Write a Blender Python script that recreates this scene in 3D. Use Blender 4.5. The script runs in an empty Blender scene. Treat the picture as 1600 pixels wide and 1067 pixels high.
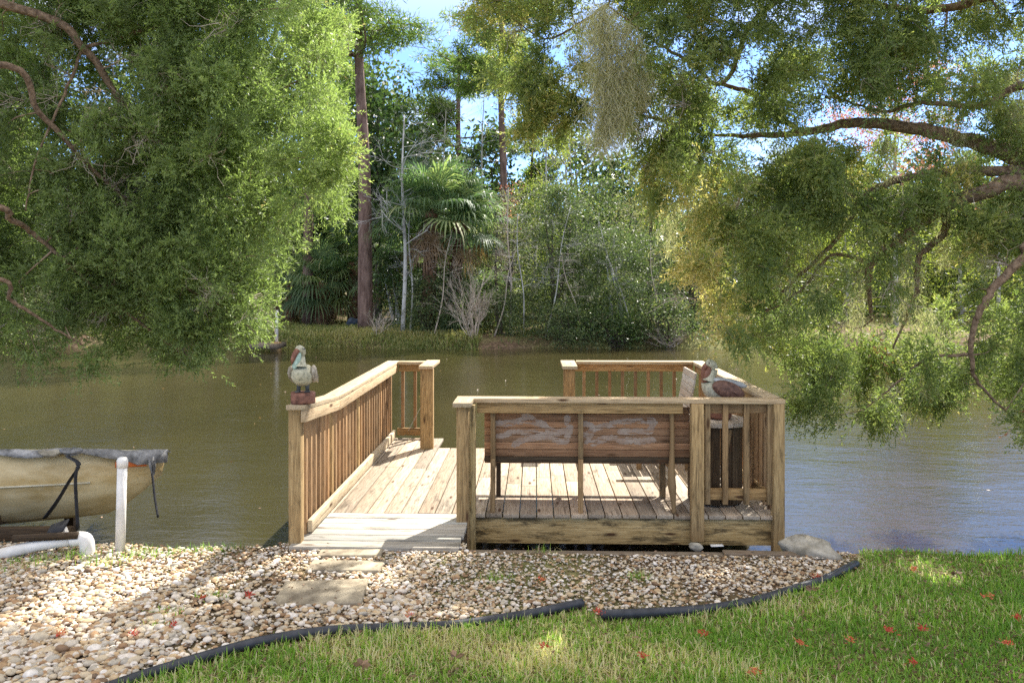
import bpy, math, random
import numpy as np
from mathutils import Vector, Matrix
RS = np.random.RandomState(7); random.seed(7)
D = bpy.data; SC = bpy.context.scene; COL = SC.collection
PI = math.pi
# ------------------------------------------------------------------ frame
H = 1.9; YAW = math.radians(1.6); FL = 1250.0; HOR = 440.0
FW = np.array([-math.sin(YAW), math.cos(YAW), 0.0]); RT = np.array([math.cos(YAW), math.sin(YAW), 0.0])
def W(px, py, d=None, z=None):
    v = FW + RT*(px-800)/FL + np.array([0, 0, (HOR-py)/FL])
    t = d if z is None else (z-H)/v[2]
    return np.array([0, 0, H]) + v*t
def nrm(a):
    return a/np.maximum(np.linalg.norm(a, axis=-1, keepdims=True), 1e-9)
def vnoise(P, s, seed=0):      # cheap smooth pseudo noise 0..1
    r = np.random.RandomState(seed); o = 0; P = np.asarray(P)
    for k in range(5):
        f = r.normal(size=3); f = f/np.linalg.norm(f)*s*(1+.5*k)
        o = o+np.sin(P@f+r.rand()*7)/(1+.4*k)
    return .5+.5*np.clip(o/2.0, -1, 1)

# ------------------------------------------------------------------ materials
def nodes(name):
    m = D.materials.new(name); m.use_nodes = True; nt = m.node_tree; nt.nodes.clear()
    out = nt.nodes.new('ShaderNodeOutputMaterial'); b = nt.nodes.new('ShaderNodeBsdfPrincipled')
    nt.links.new(b.outputs[0], out.inputs[0]); return m, nt, b, out
def N(nt, t, **k):
    n = nt.nodes.new(t)
    for a, v in k.items(): setattr(n, a, v)
    return n
def ramp(nt, src, stops):
    r = N(nt, 'ShaderNodeValToRGB'); nt.links.new(src, r.inputs[0]); e = r.color_ramp.elements
    while len(e) < len(stops): e.new(.5)
    for i, (p, c) in enumerate(stops):
        e[i].position = p; e[i].color = (c[0], c[1], c[2], 1) if not isinstance(c, (int, float)) else (c, c, c, 1)
    return r.outputs[0]
def noise(nt, vec, scale, detail=4, rough=.6, dist=0):
    n = N(nt, 'ShaderNodeTexNoise'); n.inputs['Scale'].default_value = scale; n.inputs['Detail'].default_value = detail
    n.inputs['Roughness'].default_value = rough; n.inputs['Distortion'].default_value = dist
    if vec is not None: nt.links.new(vec, n.inputs['Vector'])
    return n.outputs[0]
def mapping(nt, vec, sc):
    n = N(nt, 'ShaderNodeMapping'); n.inputs['Scale'].default_value = sc; nt.links.new(vec, n.inputs[0]); return n.outputs[0]
def mix(nt, fac, a, b, mode='MIX'):
    n = N(nt, 'ShaderNodeMix', data_type='RGBA', blend_type=mode)
    for s, v in ((0, fac), (6, a), (7, b)):
        if isinstance(v, (int, float)): n.inputs[s].default_value = v
        elif isinstance(v, tuple): n.inputs[s].default_value = (*v, 1)
        else: nt.links.new(v, n.inputs[s])
    return n.outputs[2]
def math_(nt, op, a, b=None):
    n = N(nt, 'ShaderNodeMath', operation=op)
    for s, v in ((0, a), (1, b)):
        if v is None: continue
        if isinstance(v, (int, float)): n.inputs[s].default_value = v
        else: nt.links.new(v, n.inputs[s])
    return n.outputs[0]
def bump(nt, b, h, strength=.4, dist=.01):
    n = N(nt, 'ShaderNodeBump'); n.inputs['Strength'].default_value = strength; n.inputs['Distance'].default_value = dist
    nt.links.new(h, n.inputs['Height']); nt.links.new(n.outputs[0], b.inputs['Normal'])
def attr(nt, name, fac=True):
    n = N(nt, 'ShaderNodeAttribute', attribute_name=name); return n.outputs['Fac'] if fac else n.outputs['Vector']

def wood(name, c_lo, c_hi, mold=.3, grain=1.0, var=.25, rough=.8, moldc=(.03, .022, .012), moldz=0):
    m, nt, b, out = nodes(name)
    v = attr(nt, 'wc', False)
    g = noise(nt, mapping(nt, v, (1.6, 26, 26)), 3.2, 6, .65, .6)
    g2 = noise(nt, mapping(nt, v, (3, 110, 110)), 3.0, 3, .6)
    base = ramp(nt, g, [(.3, c_lo), (.68, c_hi)])
    fine = ramp(nt, g2, [(.3, .62), (.62, 1.12)])
    c = mix(nt, .75*grain, base, fine, 'MULTIPLY')
    rnd = attr(nt, 'tint')
    rv = ramp(nt, rnd, [(0, 1-var), (1, 1+var*.5)])
    c = mix(nt, 1.0, c, rv, 'MULTIPLY')
    # reddish cast on some boards
    hr = ramp(nt, math_(nt, 'FRACT', math_(nt, 'MULTIPLY', rnd, 7.31)), [(0, (1.06, 1, .94)), (1, (.95, 1, 1.05))])
    c = mix(nt, 1.0, c, hr, 'MULTIPLY')
    # knots
    vo = N(nt, 'ShaderNodeTexVoronoi'); nt.links.new(mapping(nt, v, (2.3, 9, 9)), vo.inputs['Vector']); vo.inputs['Scale'].default_value = 1.0
    kn = ramp(nt, vo.outputs['Distance'], [(.07, .0), (.16, 1)])
    c = mix(nt, kn, (.09, .045, .02), c)
    ck = noise(nt, mapping(nt, v, (1.1, 75, 75)), 1.3, 4, .6, .25)
    c = mix(nt, ramp(nt, ck, [(.62, 0), (.68, .85)]), c, (.06, .035, .018))
    # mould / weather stains
    st = noise(nt, mapping(nt, v, (2.2, 9, 9)), 1.5, 8, .72, .3)
    lo = .63-.22*mold
    mk = ramp(nt, st, [(lo, 0), (lo+.12, 1)])
    c = mix(nt, math_(nt, 'MULTIPLY', mk, min(1, mold*1.3)), c, moldc)
    nt.links.new(c, b.inputs['Base Color']); b.inputs['Roughness'].default_value = rough
    b.inputs['Specular IOR Level'].default_value = .25
    bump(nt, b, math_(nt, 'ADD', g, math_(nt, 'MULTIPLY', g2, .6)), .5, .006)
    return m
def leafmat(name, stops, trans=.42, rough=.5, tboost=1.5):
    m, nt, b, out = nodes(name)
    c = ramp(nt, attr(nt, 'tint'), stops)
    nt.links.new(c, b.inputs['Base Color']); b.inputs['Roughness'].default_value = rough; b.inputs['Specular IOR Level'].default_value = .35
    t = N(nt, 'ShaderNodeBsdfTranslucent')
    tc = mix(nt, 1.0, c, (tboost*1.0, tboost*1.12, tboost*.68), 'MULTIPLY'); nt.links.new(tc, t.inputs[0])
    ms = N(nt, 'ShaderNodeMixShader'); ms.inputs[0].default_value = trans
    nt.links.new(b.outputs[0], ms.inputs[1]); nt.links.new(t.outputs[0], ms.inputs[2]); nt.links.new(ms.outputs[0], out.inputs[0])
    return m
def plain(name, c1, c2, scale=6, rough=.6, det=6, bs=.3, bd=.01, stretch=(1, 1, 1), metallic=0, lo=.35, hi=.65):
    m, nt, b, out = nodes(name)
    tc = N(nt, 'ShaderNodeTexCoord').outputs['Object']; v = mapping(nt, tc, stretch)
    n = noise(nt, v, scale, det, .65); c = ramp(nt, n, [(lo, c1), (hi, c2)])
    nt.links.new(c, b.inputs['Base Color']); b.inputs['Roughness'].default_value = rough; b.inputs['Metallic'].default_value = metallic
    b.inputs['Specular IOR Level'].default_value = .3
    if bs: bump(nt, b, n, bs, bd)
    return m

M = {}
M['post'] = wood('post_wood', (.24, .14, .055), (.56, .375, .17), .42)
M['baluster'] = wood('baluster_wood', (.27, .15, .07), (.52, .33, .165), .36, var=.35)
M['cap'] = wood('cap_wood', (.36, .26, .15), (.64, .51, .33), .3)
M['deck'] = wood('deck_wood', (.27, .205, .14), (.56, .46, .34), .42, var=.35)
M['ramp'] = wood('ramp_wood', (.24, .225, .19), (.50, .475, .41), .42, var=.35)
M['beam'] = wood('beam_wood', (.32, .21, .075), (.72, .55, .27), .62)
M['bench'] = wood('bench_wood', (.22, .105, .05), (.44, .26, .145), .34, var=.3)
M['benchleg'] = wood('bench_leg_wood', (.20, .12, .055), (.44, .29, .14), .5)
M['table'] = wood('table_top_wood', (.42, .34, .26), (.66, .58, .48), .3)
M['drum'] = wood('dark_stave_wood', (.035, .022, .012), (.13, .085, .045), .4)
M['dark'] = wood('dark_wet_wood_and_gap_shade', (.03, .02, .012), (.10, .065, .035), .4)
M['edge'] = wood('edging_timber', (.12, .09, .06), (.26, .20, .14), .5)
M['paint'] = plain('faded_white_paint', (.28, .18, .12), (.36, .28, .22), 16, .8, lo=.3, hi=.6)
M['bark'] = plain('cedar_bark', (.10, .062, .038), (.33, .225, .15), 9, .9, bs=.8, bd=.03, stretch=(3, 3, 3))
M['twig'] = plain('cedar_twig', (.16, .10, .065), (.36, .26, .18), 6, .9, bs=0)
M['deadtwig'] = plain('dead_twig', (.34, .27, .20), (.55, .47, .38), 6, .9, bs=0)
M['pinebark'] = plain('pine_bark', (.085, .048, .036), (.26, .17, .135), 2.2, .9, bs=.9, bd=.06, stretch=(2.4, 2.4, .7))
M['greybark'] = plain('grey_bark', (.22, .21, .19), (.62, .60, .56), 3, .9, bs=.4, bd=.02, stretch=(1, 1, .6))
M['darkbark'] = plain('dark_bark', (.04, .032, .024), (.14, .11, .085), 2.5, .9, bs=.5, bd=.03)
M['palmbark'] = plain('palm_boots', (.07, .035, .02), (.27, .15, .085), 5, .9, bs=.7, bd=.04)
M['cedarL'] = leafmat('cedar_leaf_bright', [(0, (.07, .095, .035)), (.4, (.155, .20, .07)), (.75, (.27, .34, .12)), (.93, (.42, .46, .20)), (1, (.42, .30, .16))], .48, .5, 1.35)
M['cedarR'] = leafmat('cedar_leaf_bronze', [(0, (.065, .095, .038)), (.4, (.155, .20, .07)), (.7, (.27, .30, .10)), (.88, (.44, .37, .14)), (1, (.66, .52, .23))], .5, .5, 1.4)
M['rust'] = leafmat('dead_cedar_spray', [(0, (.22, .07, .035)), (1, (.34, .13, .06))], .3)
M['moss'] = leafmat('spanish_moss_strands', [(0, (.34, .31, .19)), (.6, (.50, .46, .30)), (1, (.66, .61, .43))], .45, .9, 1.2)
M['leafdark'] = leafmat('glossy_dark_leaf', [(0, (.025, .05, .018)), (.7, (.065, .105, .032)), (1, (.18, .19, .07))], .36, .34)
M['leafmid'] = leafmat('mid_green_leaf', [(0, (.045, .07, .03)), (.6, (.10, .135, .055)), (.9, (.20, .22, .09)), (1, (.34, .30, .15))], .42, .5, 1.35)
M['leafyel'] = leafmat('yellow_green_leaf', [(0, (.09, .12, .03)), (.6, (.20, .23, .05)), (1, (.38, .36, .09))], .5)
M['leafgrey'] = leafmat('grey_olive_leaf', [(0, (.10, .11, .065)), (.6, (.20, .20, .12)), (1, (.34, .31, .20))], .4)
M['leafpink'] = leafmat('pink_red_bud', [(0, (.32, .10, .085)), (1, (.55, .25, .20))], .4)
M['needle'] = leafmat('pine_needle', [(0, (.06, .10, .03)), (.7, (.14, .20, .05)), (1, (.26, .28, .08))], .48)
M['palm'] = leafmat('palm_frond', [(0, (.06, .11, .06)), (.6, (.15, .22, .10)), (.9, (.33, .38, .16)), (1, (.48, .47, .25))], .45, .55)
M['palmdead'] = leafmat('dead_palm_frond', [(0, (.13, .075, .04)), (1, (.34, .22, .12))], .25)
M['grass'] = leafmat('lawn_blade', [(0, (.10, .20, .03)), (.35, (.21, .36, .05)), (.62, (.42, .52, .10)), (.72, (.54, .46, .24)), (1, (.68, .60, .40))], .45)
M['drygrass'] = leafmat('bank_grass_blade', [(0, (.09, .12, .035)), (.5, (.22, .24, .08)), (1, (.42, .36, .17))], .4)
M['redleaf'] = leafmat('red_fallen_flower', [(0, (.45, .05, .04)), (.7, (.60, .10, .06)), (1, (.65, .30, .12))], .3)
M['brownleaf'] = leafmat('brown_fallen_leaf', [(0, (.14, .075, .04)), (1, (.32, .20, .12))], .2)
M['hose'] = plain('black_pipe_plastic', (.022, .024, .030), (.05, .053, .062), 14, .42, bs=.1)
M['concrete'] = plain('worn_concrete', (.15, .12, .08), (.40, .34, .24), 9, .9, bs=.5, bd=.01, det=9)
M['pvc'] = plain('white_pvc', (.55, .52, .47), (.78, .76, .72), 5, .45, bs=0)
M['hull'] = plain('yellowed_hull', (.40, .28, .11), (.64, .52, .30), 2.6, .45, bs=.05, stretch=(1, 1, 2.5))
M['hulltop'] = plain('hull_rub_strip', (.42, .37, .24), (.60, .55, .42), 4, .5, bs=0)
M['tarp'] = plain('grey_tarp', (.09, .09, .09), (.40, .39, .38), 9, .55, bs=.6, bd=.03)
M['orange'] = plain('orange_marking', (.60, .12, .03), (.80, .22, .06), 9, .6, bs=0)
M['black'] = plain('black_strap', (.012, .012, .014), (.035, .035, .04), 18, .6, bs=.2)
M['rock'] = plain('grey_rock', (.18, .16, .12), (.46, .42, .34), 8, .9, bs=.8, bd=.02)
M['brick'] = plain('red_brown_base', (.09, .04, .028), (.27, .125, .085), 22, .75, bs=.4)
M['pelwhite'] = plain('worn_cream_paint', (.14, .14, .095), (.50, .47, .34), 40, .6, bs=.4, bd=.004, lo=.3, hi=.55)
M['pelcyan'] = plain('pale_green_blue_paint', (.22, .34, .29), (.50, .62, .52), 24, .6, bs=.4, bd=.004)
M['pelwing'] = plain('grey_brown_wing_paint', (.15, .12, .085), (.46, .41, .33), 30, .65, bs=.5, bd=.005, stretch=(1, 1, 2))
M['pelbill'] = plain('red_brown_bill_paint', (.14, .055, .035), (.28, .13, .08), 30, .5, bs=.1)
M['pelbrown'] = plain('brown_wing_paint', (.08, .04, .028), (.24, .125, .085), 34, .55, bs=.5, bd=.005)
M['pelgrey'] = plain('blue_grey_back_paint', (.26, .27, .28), (.52, .52, .50), 20, .6, bs=.3)
M['legdark'] = plain('dark_leg_paint', (.035, .035, .035), (.10, .10, .095), 20, .6, bs=0)
M['blue'] = plain('dark_blue_tarp', (.02, .03, .05), (.06, .08, .11), 4, .6, bs=.4)
M['rope'] = plain('pale_string', (.4, .4, .38), (.6, .6, .58), 9, .8, bs=0)
# pebbles
m, nt, b, out = nodes('river_pebble'); t = attr(nt, 'tint')
c = ramp(nt, t, [(0, (.13, .09, .06)), (.15, (.34, .20, .10)), (.32, (.50, .36, .20)), (.5, (.60, .49, .33)), (.68, (.40, .36, .29)), (.84, (.66, .57, .46)), (1, (.76, .70, .62))])
tc = N(nt, 'ShaderNodeTexCoord').outputs['Object']
sp = ramp(nt, noise(nt, tc, 45, 5, .7), [(.3, .7), (.65, 1.1)])
nt.links.new(mix(nt, 1.0, c, sp, 'MULTIPLY'), b.inputs['Base Color']); b.inputs['Roughness'].default_value = .65; b.inputs['Specular IOR Level'].default_value = .3
M['pebble'] = m
# ground
m, nt, b, out = nodes('soil_and_leaf_litter'); tc = N(nt, 'ShaderNodeTexCoord').outputs['Object']
n1 = noise(nt, tc, 9, 9, .75); n2 = noise(nt, tc, .35, 5, .6); n3 = noise(nt, tc, 60, 4, .7)
c = ramp(nt, n1, [(.3, (.05, .034, .022)), (.5, (.13, .088, .055)), (.7, (.26, .19, .12))])
c2 = ramp(nt, n1, [(.3, (.07, .075, .025)), (.5, (.16, .16, .06)), (.7, (.30, .27, .12))])
c = mix(nt, ramp(nt, n2, [(.42, 0), (.58, 1)]), c, c2)
c = mix(nt, .5, c, ramp(nt, n3, [(.3, .5), (.7, 1.3)]), 'MULTIPLY')
nt.links.new(c, b.inputs['Base Color']); b.inputs['Roughness'].default_value = .95; b.inputs['Specular IOR Level'].default_value = .1
bump(nt, b, n1, .7, .03); M['soil'] = m
# water
m, nt, b, out = nodes('creek_water'); tc = N(nt, 'ShaderNodeTexCoord').outputs['Object']
n0 = noise(nt, mapping(nt, tc, (.25, .12, 1)), 1, 4, .6)
c = ramp(nt, n0, [(.3, (.030, .026, .010)), (.7, (.052, .044, .017))])
nt.links.new(c, b.inputs['Base Color']); b.inputs['Roughness'].default_value = .06; b.inputs['IOR'].default_value = 1.33
w1 = noise(nt, mapping(nt, tc, (3.0, 6.0, 1)), 1.6, 4, .6, .8); w2 = noise(nt, mapping(nt, tc, (.8, 1.5, 1)), 1.0, 3, .5, .5)
w3 = noise(nt, mapping(nt, tc, (1, 1.4, 1)), 24, 2, .5)
hh = math_(nt, 'ADD', math_(nt, 'ADD', math_(nt, 'MULTIPLY', w1, .35), w2), math_(nt, 'MULTIPLY', w3, .13))
bump(nt, b, hh, .26, .05); M['water'] = m

# ------------------------------------------------------------------ mesh builder
class MB:
    def __init__(s): s.V = []; s.T = []; s.C = []; s.F = []; s.n = 0
    def add(s, V, F, tint=0.5, wc=None):
        V = np.asarray(V, float); F = np.asarray(F, int)
        s.V.append(V); s.F.append(F+s.n); s.n += len(V)
        s.T.append(np.full(len(V), tint) if np.isscalar(tint) else np.asarray(tint, float))
        s.C.append(np.zeros((len(V), 3)) if wc is None else np.asarray(wc, float))
        return s
    def box(s, c, size, ax=None, rot=None, tint=None):
        """c centre, size (x,y,z); grain runs along the longest axis"""
        h = np.array(size)/2.; sg = np.array([[x, y, z] for x in (-1, 1) for y in (-1, 1) for z in (-1, 1)], float)
        L = sg*h; order = list(np.argsort(-np.array(size)))
        wc = L[:, order] + RS.rand(3)*50
        P = L if rot is None else L@np.array(rot).T
        F = [(0, 1, 3, 2), (4, 6, 7, 5), (0, 4, 5, 1), (2, 3, 7, 6), (0, 2, 6, 4), (1, 5, 7, 3)]
        return s.add(P+np.array(c), F, RS.rand() if tint is None else tint, wc)
    def beam(s, a, b, w, h, up=(0, 0, 1), tint=None):
        """board from a to b; w along the side, h along up"""
        a = np.array(a, float); b = np.array(b, float); d = b-a; L = np.linalg.norm(d); x = d/L
        y = np.cross(np.array(up, float), x); y /= np.linalg.norm(y); z = np.cross(x, y)
        return s.box((a+b)/2, (L, w, h), rot=np.stack([x, y, z], 1), tint=tint)
    def tube(s, P, R, n=6, tint=.5, cap=True, flat=1.0):
        P = np.array(P, float); m = len(P); R = np.full(m, R) if np.isscalar(R) else np.array(R, float)
        T = nrm(np.gradient(P, axis=0)); ref = np.array([0, 0, 1.]) if abs(T[0][2]) < .8 else np.array([1., 0, 0])
        u = nrm(np.cross(T, ref)); v = nrm(np.cross(T, u)); a = np.arange(n)/n*2*PI
        V = P[:, None]+R[:, None, None]*(u[:, None]*np.cos(a)[None, :, None]+flat*v[:, None]*np.sin(a)[None, :, None])
        V = V.reshape(-1, 3); i = np.arange(m-1)[:, None]*n; j = np.arange(n)[None]; k = (j+1) % n
        F = np.stack([i+j, i+k, i+n+k, i+n+j], -1).reshape(-1, 4)
        s.add(V, F, tint)
        if cap:
            for e in (0, m-1):
                c = s.n; s.add(P[e:e+1], np.zeros((0, 4), int), tint)
                o = c-m*n-(0 if e == 0 else 1)+e*n
                jj = np.arange(n); kk = (jj+1) % n
                f = np.stack([o+kk, o+jj, np.full(n, c)], -1) if e == 0 else np.stack([o+jj, o+kk, np.full(n, c)], -1)
                s.F.append(f)
        return s
    def leaves(s, P, dr, L, Wd, tint, curl=.0):
        P = np.asarray(P); dr = nrm(dr); n = len(P); L = np.broadcast_to(L, (n,))[:, None]; Wd = np.broadcast_to(Wd, (n,))[:, None]
        sd = nrm(np.cross(dr, RS.normal(size=(n, 3))))
        mid = P+dr*L*.5; tip = P+dr*L; tip[:, 2] -= curl*L[:, 0]
        V = np.stack([P, mid+sd*Wd*.5, tip, mid-sd*Wd*.5], 1).reshape(-1, 3)
        F = np.arange(4*n).reshape(n, 4)
        return s.add(V, F, np.repeat(np.broadcast_to(tint, (n,)), 4))
    def ellipsoid(s, c, r, nu=16, nv=10, rot=None, tint=.5, jitter=0):
        th = np.linspace(0, PI, nv+1); V = []
        for i in range(1, nv):
            for j in range(nu):
                a = j/nu*2*PI; V.append((math.sin(th[i])*math.cos(a), math.sin(th[i])*math.sin(a), math.cos(th[i])))
        V = np.array([(0, 0, 1)]+V+[(0, 0, -1)], float)
        if jitter: V *= 1+(vnoise(V, 3.3, int(RS.randint(999)))-.5)[:, None]*jitter
        V = V*np.array(r)
        if rot is not None: V = V@np.array(rot).T
        k0 = s.n; s.add(V+np.array(c), np.zeros((0, 4), int), tint); F3 = []; F4 = []
        for j in range(nu):
            F3.append((0, 1+j, 1+(j+1) % nu)); e = 1+(nv-2)*nu; F3.append((len(V)-1, e+(j+1) % nu, e+j))
            for i in range(nv-2):
                a = 1+i*nu; F4.append((a+j, a+nu+j, a+nu+(j+1) % nu, a+(j+1) % nu))
        s.F.append(np.array(F3)+k0); s.F.append(np.array(F4)+k0); return s
    def build(s, name, mat, parent=None, smooth=False, bevel=0):
        me = D.meshes.new(name); V = np.concatenate(s.V); F = [f for f in s.F if len(f)]
        loops = np.concatenate([f.ravel() for f in F]); tot = np.concatenate([np.full(len(f), f.shape[1]) for f in F])
        st = np.concatenate([[0], np.cumsum(tot)[:-1]])
        me.vertices.add(len(V)); me.vertices.foreach_set('co', V.ravel().astype(np.float32))
        me.loops.add(len(loops)); me.loops.foreach_set('vertex_index', loops.astype(np.int32))
        me.polygons.add(len(tot)); me.polygons.foreach_set('loop_start', st.astype(np.int32))
        me.update(calc_edges=True)
        me.attributes.new('tint', 'FLOAT', 'POINT').data.foreach_set('value', np.concatenate(s.T).astype(np.float32))
        C = np.concatenate(s.C)
        if C.any(): me.attributes.new('wc', 'FLOAT_VECTOR', 'POINT').data.foreach_set('vector', C.ravel().astype(np.float32))
        if smooth: me.polygons.foreach_set('use_smooth', np.ones(len(tot), bool))
        me.materials.append(M[mat] if isinstance(mat, str) else mat)
        o = D.objects.new(name, me); COL.objects.link(o)
        if parent is not None:
            o.parent = parent; me.transform(Matrix.Translation(-parent.location)) if parent.type == 'EMPTY' and parent.parent is None else None
        if bevel:
            md = o.modifiers.new('edge', 'BEVEL'); md.width = bevel; md.segments = 2; md.limit_method = 'ANGLE'
        return o
def tag(o, label=None, cat=None, group=None, kind=None):
    for k, v in (('label', label), ('category', cat), ('group', group), ('kind', kind)):
        if v: o[k] = v
    return o
def thing(name, loc, label, cat, group=None):
    o = D.objects.new(name, None); o.empty_display_size = .1; COL.objects.link(o); o.location = Vector([float(c) for c in loc]); return tag(o, label, cat, group)
def smoothline(P, n=6):
    P = np.array(P, float); m = len(P)
    Q = np.concatenate([[2*P[0]-P[1]], P, [2*P[-1]-P[-2]]]); o = []
    for i in range(m-1):
        a, b, c, d = Q[i:i+4]
        for t in np.arange(n)/n:
            o.append(.5*((2*b)+(-a+c)*t+(2*a-5*b+4*c-d)*t*t+(-a+3*b-3*c+d)*t**3))
    o.append(P[-1]); return np.array(o)

# ------------------------------------------------------------------ camera, sky, sun
cam = D.cameras.new('camera'); co = D.objects.new('camera', cam); COL.objects.link(co); SC.camera = co
cam.sensor_width = 36; cam.lens = 36*FL/1600; cam.shift_y = -(533.5-HOR)/1600; cam.clip_end = 2000; cam.clip_start = .05
co.location = (0, 0, H); co.rotation_euler = (PI/2, 0, YAW)
SUN_AZ = math.radians(30); SUN_EL = math.radians(46)
w = D.worlds.new('World'); SC.world = w; w.use_nodes = True; nt = w.node_tree; nt.nodes.clear()
sky = N(nt, 'ShaderNodeTexSky', sky_type='NISHITA'); sky.sun_disc = False; sky.sun_elevation = SUN_EL; sky.sun_rotation = SUN_AZ; sky.air_density = 1.0; sky.dust_density = .1; sky.ozone_density = 1.0; sky.air_density = .8
bg = N(nt, 'ShaderNodeBackground'); bg.inputs[1].default_value = .15; wo = N(nt, 'ShaderNodeOutputWorld')
tc = N(nt, 'ShaderNodeTexCoord').outputs['Generated']
cl = noise(nt, mapping(nt, tc, (1.6, 1.6, 4.5)), 1.7, 8, .6, .4)
mk = ramp(nt, cl, [(.49, 0), (.66, .6)])
sz_ = N(nt, 'ShaderNodeSeparateXYZ'); nt.links.new(tc, sz_.inputs[0])
hi_ = ramp(nt, sz_.outputs[2], [(.27, 0), (.48, .78)])      # bright cloud cover added above the frame as neutral fill light
mk = math_(nt, 'MAXIMUM', mk, hi_)
nt.links.new(mix(nt, mk, mix(nt, 1.0, sky.outputs[0], (.54, .64, .86), 'MULTIPLY'), (5.2, 4.95, 4.6)), bg.inputs[0]); nt.links.new(bg.outputs[0], wo.inputs[0])
sl = D.lights.new('sun', 'SUN'); sl.energy = 5.0; sl.angle = math.radians(.55); sl.color = (1, .95, .87)
so = D.objects.new('sun', sl); COL.objects.link(so)
sd = Vector((math.sin(SUN_AZ)*math.cos(SUN_EL), math.cos(SUN_AZ)*math.cos(SUN_EL), math.sin(SUN_EL)))
so.rotation_euler = sd.to_track_quat('Z', 'Y').to_euler()
SC.view_settings.view_transform = 'Standard'; SC.view_settings.look = 'None'; SC.view_settings.exposure = 1.34; SC.view_settings.gamma = 1
cy = SC.cycles; cy.max_bounces = 6; cy.diffuse_bounces = 3; cy.glossy_bounces = 2; cy.transmission_bounces = 4; cy.transparent_max_bounces = 4
cy.use_denoising = False; cy.denoising_input_passes = 'RGB_ALBEDO_NORMAL'; cy.denoising_prefilter = 'ACCURATE'; cy.sample_clamp_indirect = 4

# ------------------------------------------------------------------ ground, water
GZ = -.045; WZ = -.5; SHORE = 5.80
def farshore(x): return 28.5+.35*np.sin(x*.55)+.25*np.sin(x*1.7+1)
def gh(x, y):
    x = np.asarray(x, float); y = np.asarray(y, float)
    s = SHORE+.04*np.sin(x*3.1)+.03*np.sin(x*7.7)-.10*np.clip(np.abs(x-3.6)-1.0, 0, 2)*0
    s = np.where((x > -1.9) & (x <= -.5), 5.86, s); s = np.where((x > -.5) & (x < 2.1), 5.73, s)
    near = GZ+.018*np.sin(x*1.3+y)*np.sin(y*1.7)+.0
    drop = np.clip((y-s)/.35, 0, 1); drop = drop*drop*(3-2*drop)
    z = near*(1-drop)+(-1.1)*drop
    f = farshore(x); t = np.clip((y-(f-1.2))/2.6, 0, 1); t = t*t*(3-2*t)
    zf = -1.1+t*1.02+.05*np.sin(x*.9)*t+np.clip((y-f-1.5)/12, 0, 1)*.14+np.clip((y-60)/300, 0, 1)*1.0
    return np.where(y > 15, zf, z)
xs = np.unique(np.round(np.concatenate([np.arange(-6, 7, .08), np.arange(-40, 40, .7), np.linspace(-420, 420, 40)]), 3))
ys = np.unique(np.round(np.concatenate([np.arange(-12, 3, 1.0), np.arange(3, 5.6, .08), np.arange(5.6, 6.3, .035), np.arange(6.4, 26, 1.5), np.arange(26, 34, .25), np.arange(34, 60, 2), np.linspace(60, 600, 20)]), 3))
X, Y = np.meshgrid(xs, ys); Z = gh(X, Y); V = np.stack([X, Y, Z], -1).reshape(-1, 3)
nx = len(xs); i = np.arange(len(ys)-1)[:, None]*nx+np.arange(nx-1)[None]; F = np.stack([i, i+1, i+nx+1, i+nx], -1).reshape(-1, 4)
g = MB(); g.add(V, F); o = g.build('ground', 'soil', smooth=True); tag(o, 'brown soil with leaf litter on both banks of the creek', kind='structure')
wm = MB(); wm.add([(-420, 5.3, WZ), (420, 5.3, WZ), (420, 31, WZ), (-420, 31, WZ)], [(0, 1, 2, 3)]); o = wm.build('water', 'water'); tag(o, 'olive brown creek water with fine ripples', kind='structure')

# hose lines
HL = [(120, 1085), (200, 1058), (300, 1030), (400, 1003), (500, 983), (600, 972), (700, 965), (800, 952), (865, 942), (910, 934)]
HR = [(938, 952), (1000, 951), (1100, 945), (1180, 932), (1240, 915), (1290, 900), (1338, 877)]
hl = np.array([W(a, b, z=-.0)[:2] for a, b in HL]); hr = np.array([W(a, b, z=-.0)[:2] for a, b in HR])
edge = np.concatenate([[[-2.4, 3.0]], hl, hr, [[2.35, 5.9]]])
def inlawn(x, y):    # below / right of the hose line
    ye = np.interp(x, edge[:, 0], edge[:, 1]); return (y < ye) | (x > edge[-1, 0])
# pebbles
def ico():
    t = (1+5**.5)/2; v = [(-1, t, 0), (1, t, 0), (-1, -t, 0), (1, -t, 0), (0, -1, t), (0, 1, t), (0, -1, -t), (0, 1, -t), (t, 0, -1), (t, 0, 1), (-t, 0, -1), (-t, 0, 1)]
    f = [(0, 11, 5), (0, 5, 1), (0, 1, 7), (0, 7, 10), (0, 10, 11), (1, 5, 9), (5, 11, 4), (11, 10, 2), (10, 7, 6), (7, 1, 8), (3, 9, 4), (3, 4, 2), (3, 2, 6), (3, 6, 8), (3, 8, 9), (4, 9, 5), (2, 4, 11), (6, 2, 10), (8, 6, 7), (9, 8, 1)]
    v = [np.array(a)/np.linalg.norm(a) for a in v]; c = {}; nf = []
    def mid(a, b):
        k = (min(a, b), max(a, b))
        if k not in c: q = v[a]+v[b]; v.append(q/np.linalg.norm(q)); c[k] = len(v)-1
        return c[k]
    for a, b, d in f:
        x, y, z = mid(a, b), mid(b, d), mid(d, a); nf += [(a, x, z), (b, y, x), (d, z, y), (x, y, z)]
    return np.array(v), np.array(nf)
IV, IF = ico()
slabs = [(W(548, 868, z=GZ)[:2], .45, .15, 0.03), (W(540, 888, z=GZ)[:2], .50, .19, -.03), (W(503, 930, z=GZ)[:2], .53, .38, 0.10)]
n = 76000; px = RS.uniform(-4.6, 2.5, n); py = RS.uniform(3.3, 5.9, n)
keep = ~inlawn(px, py); keep &= ~((px > -.46) & (px < 2.15) & (py > 5.70)); keep &= ~((px < -3.6) & (py < 3.4))
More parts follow.
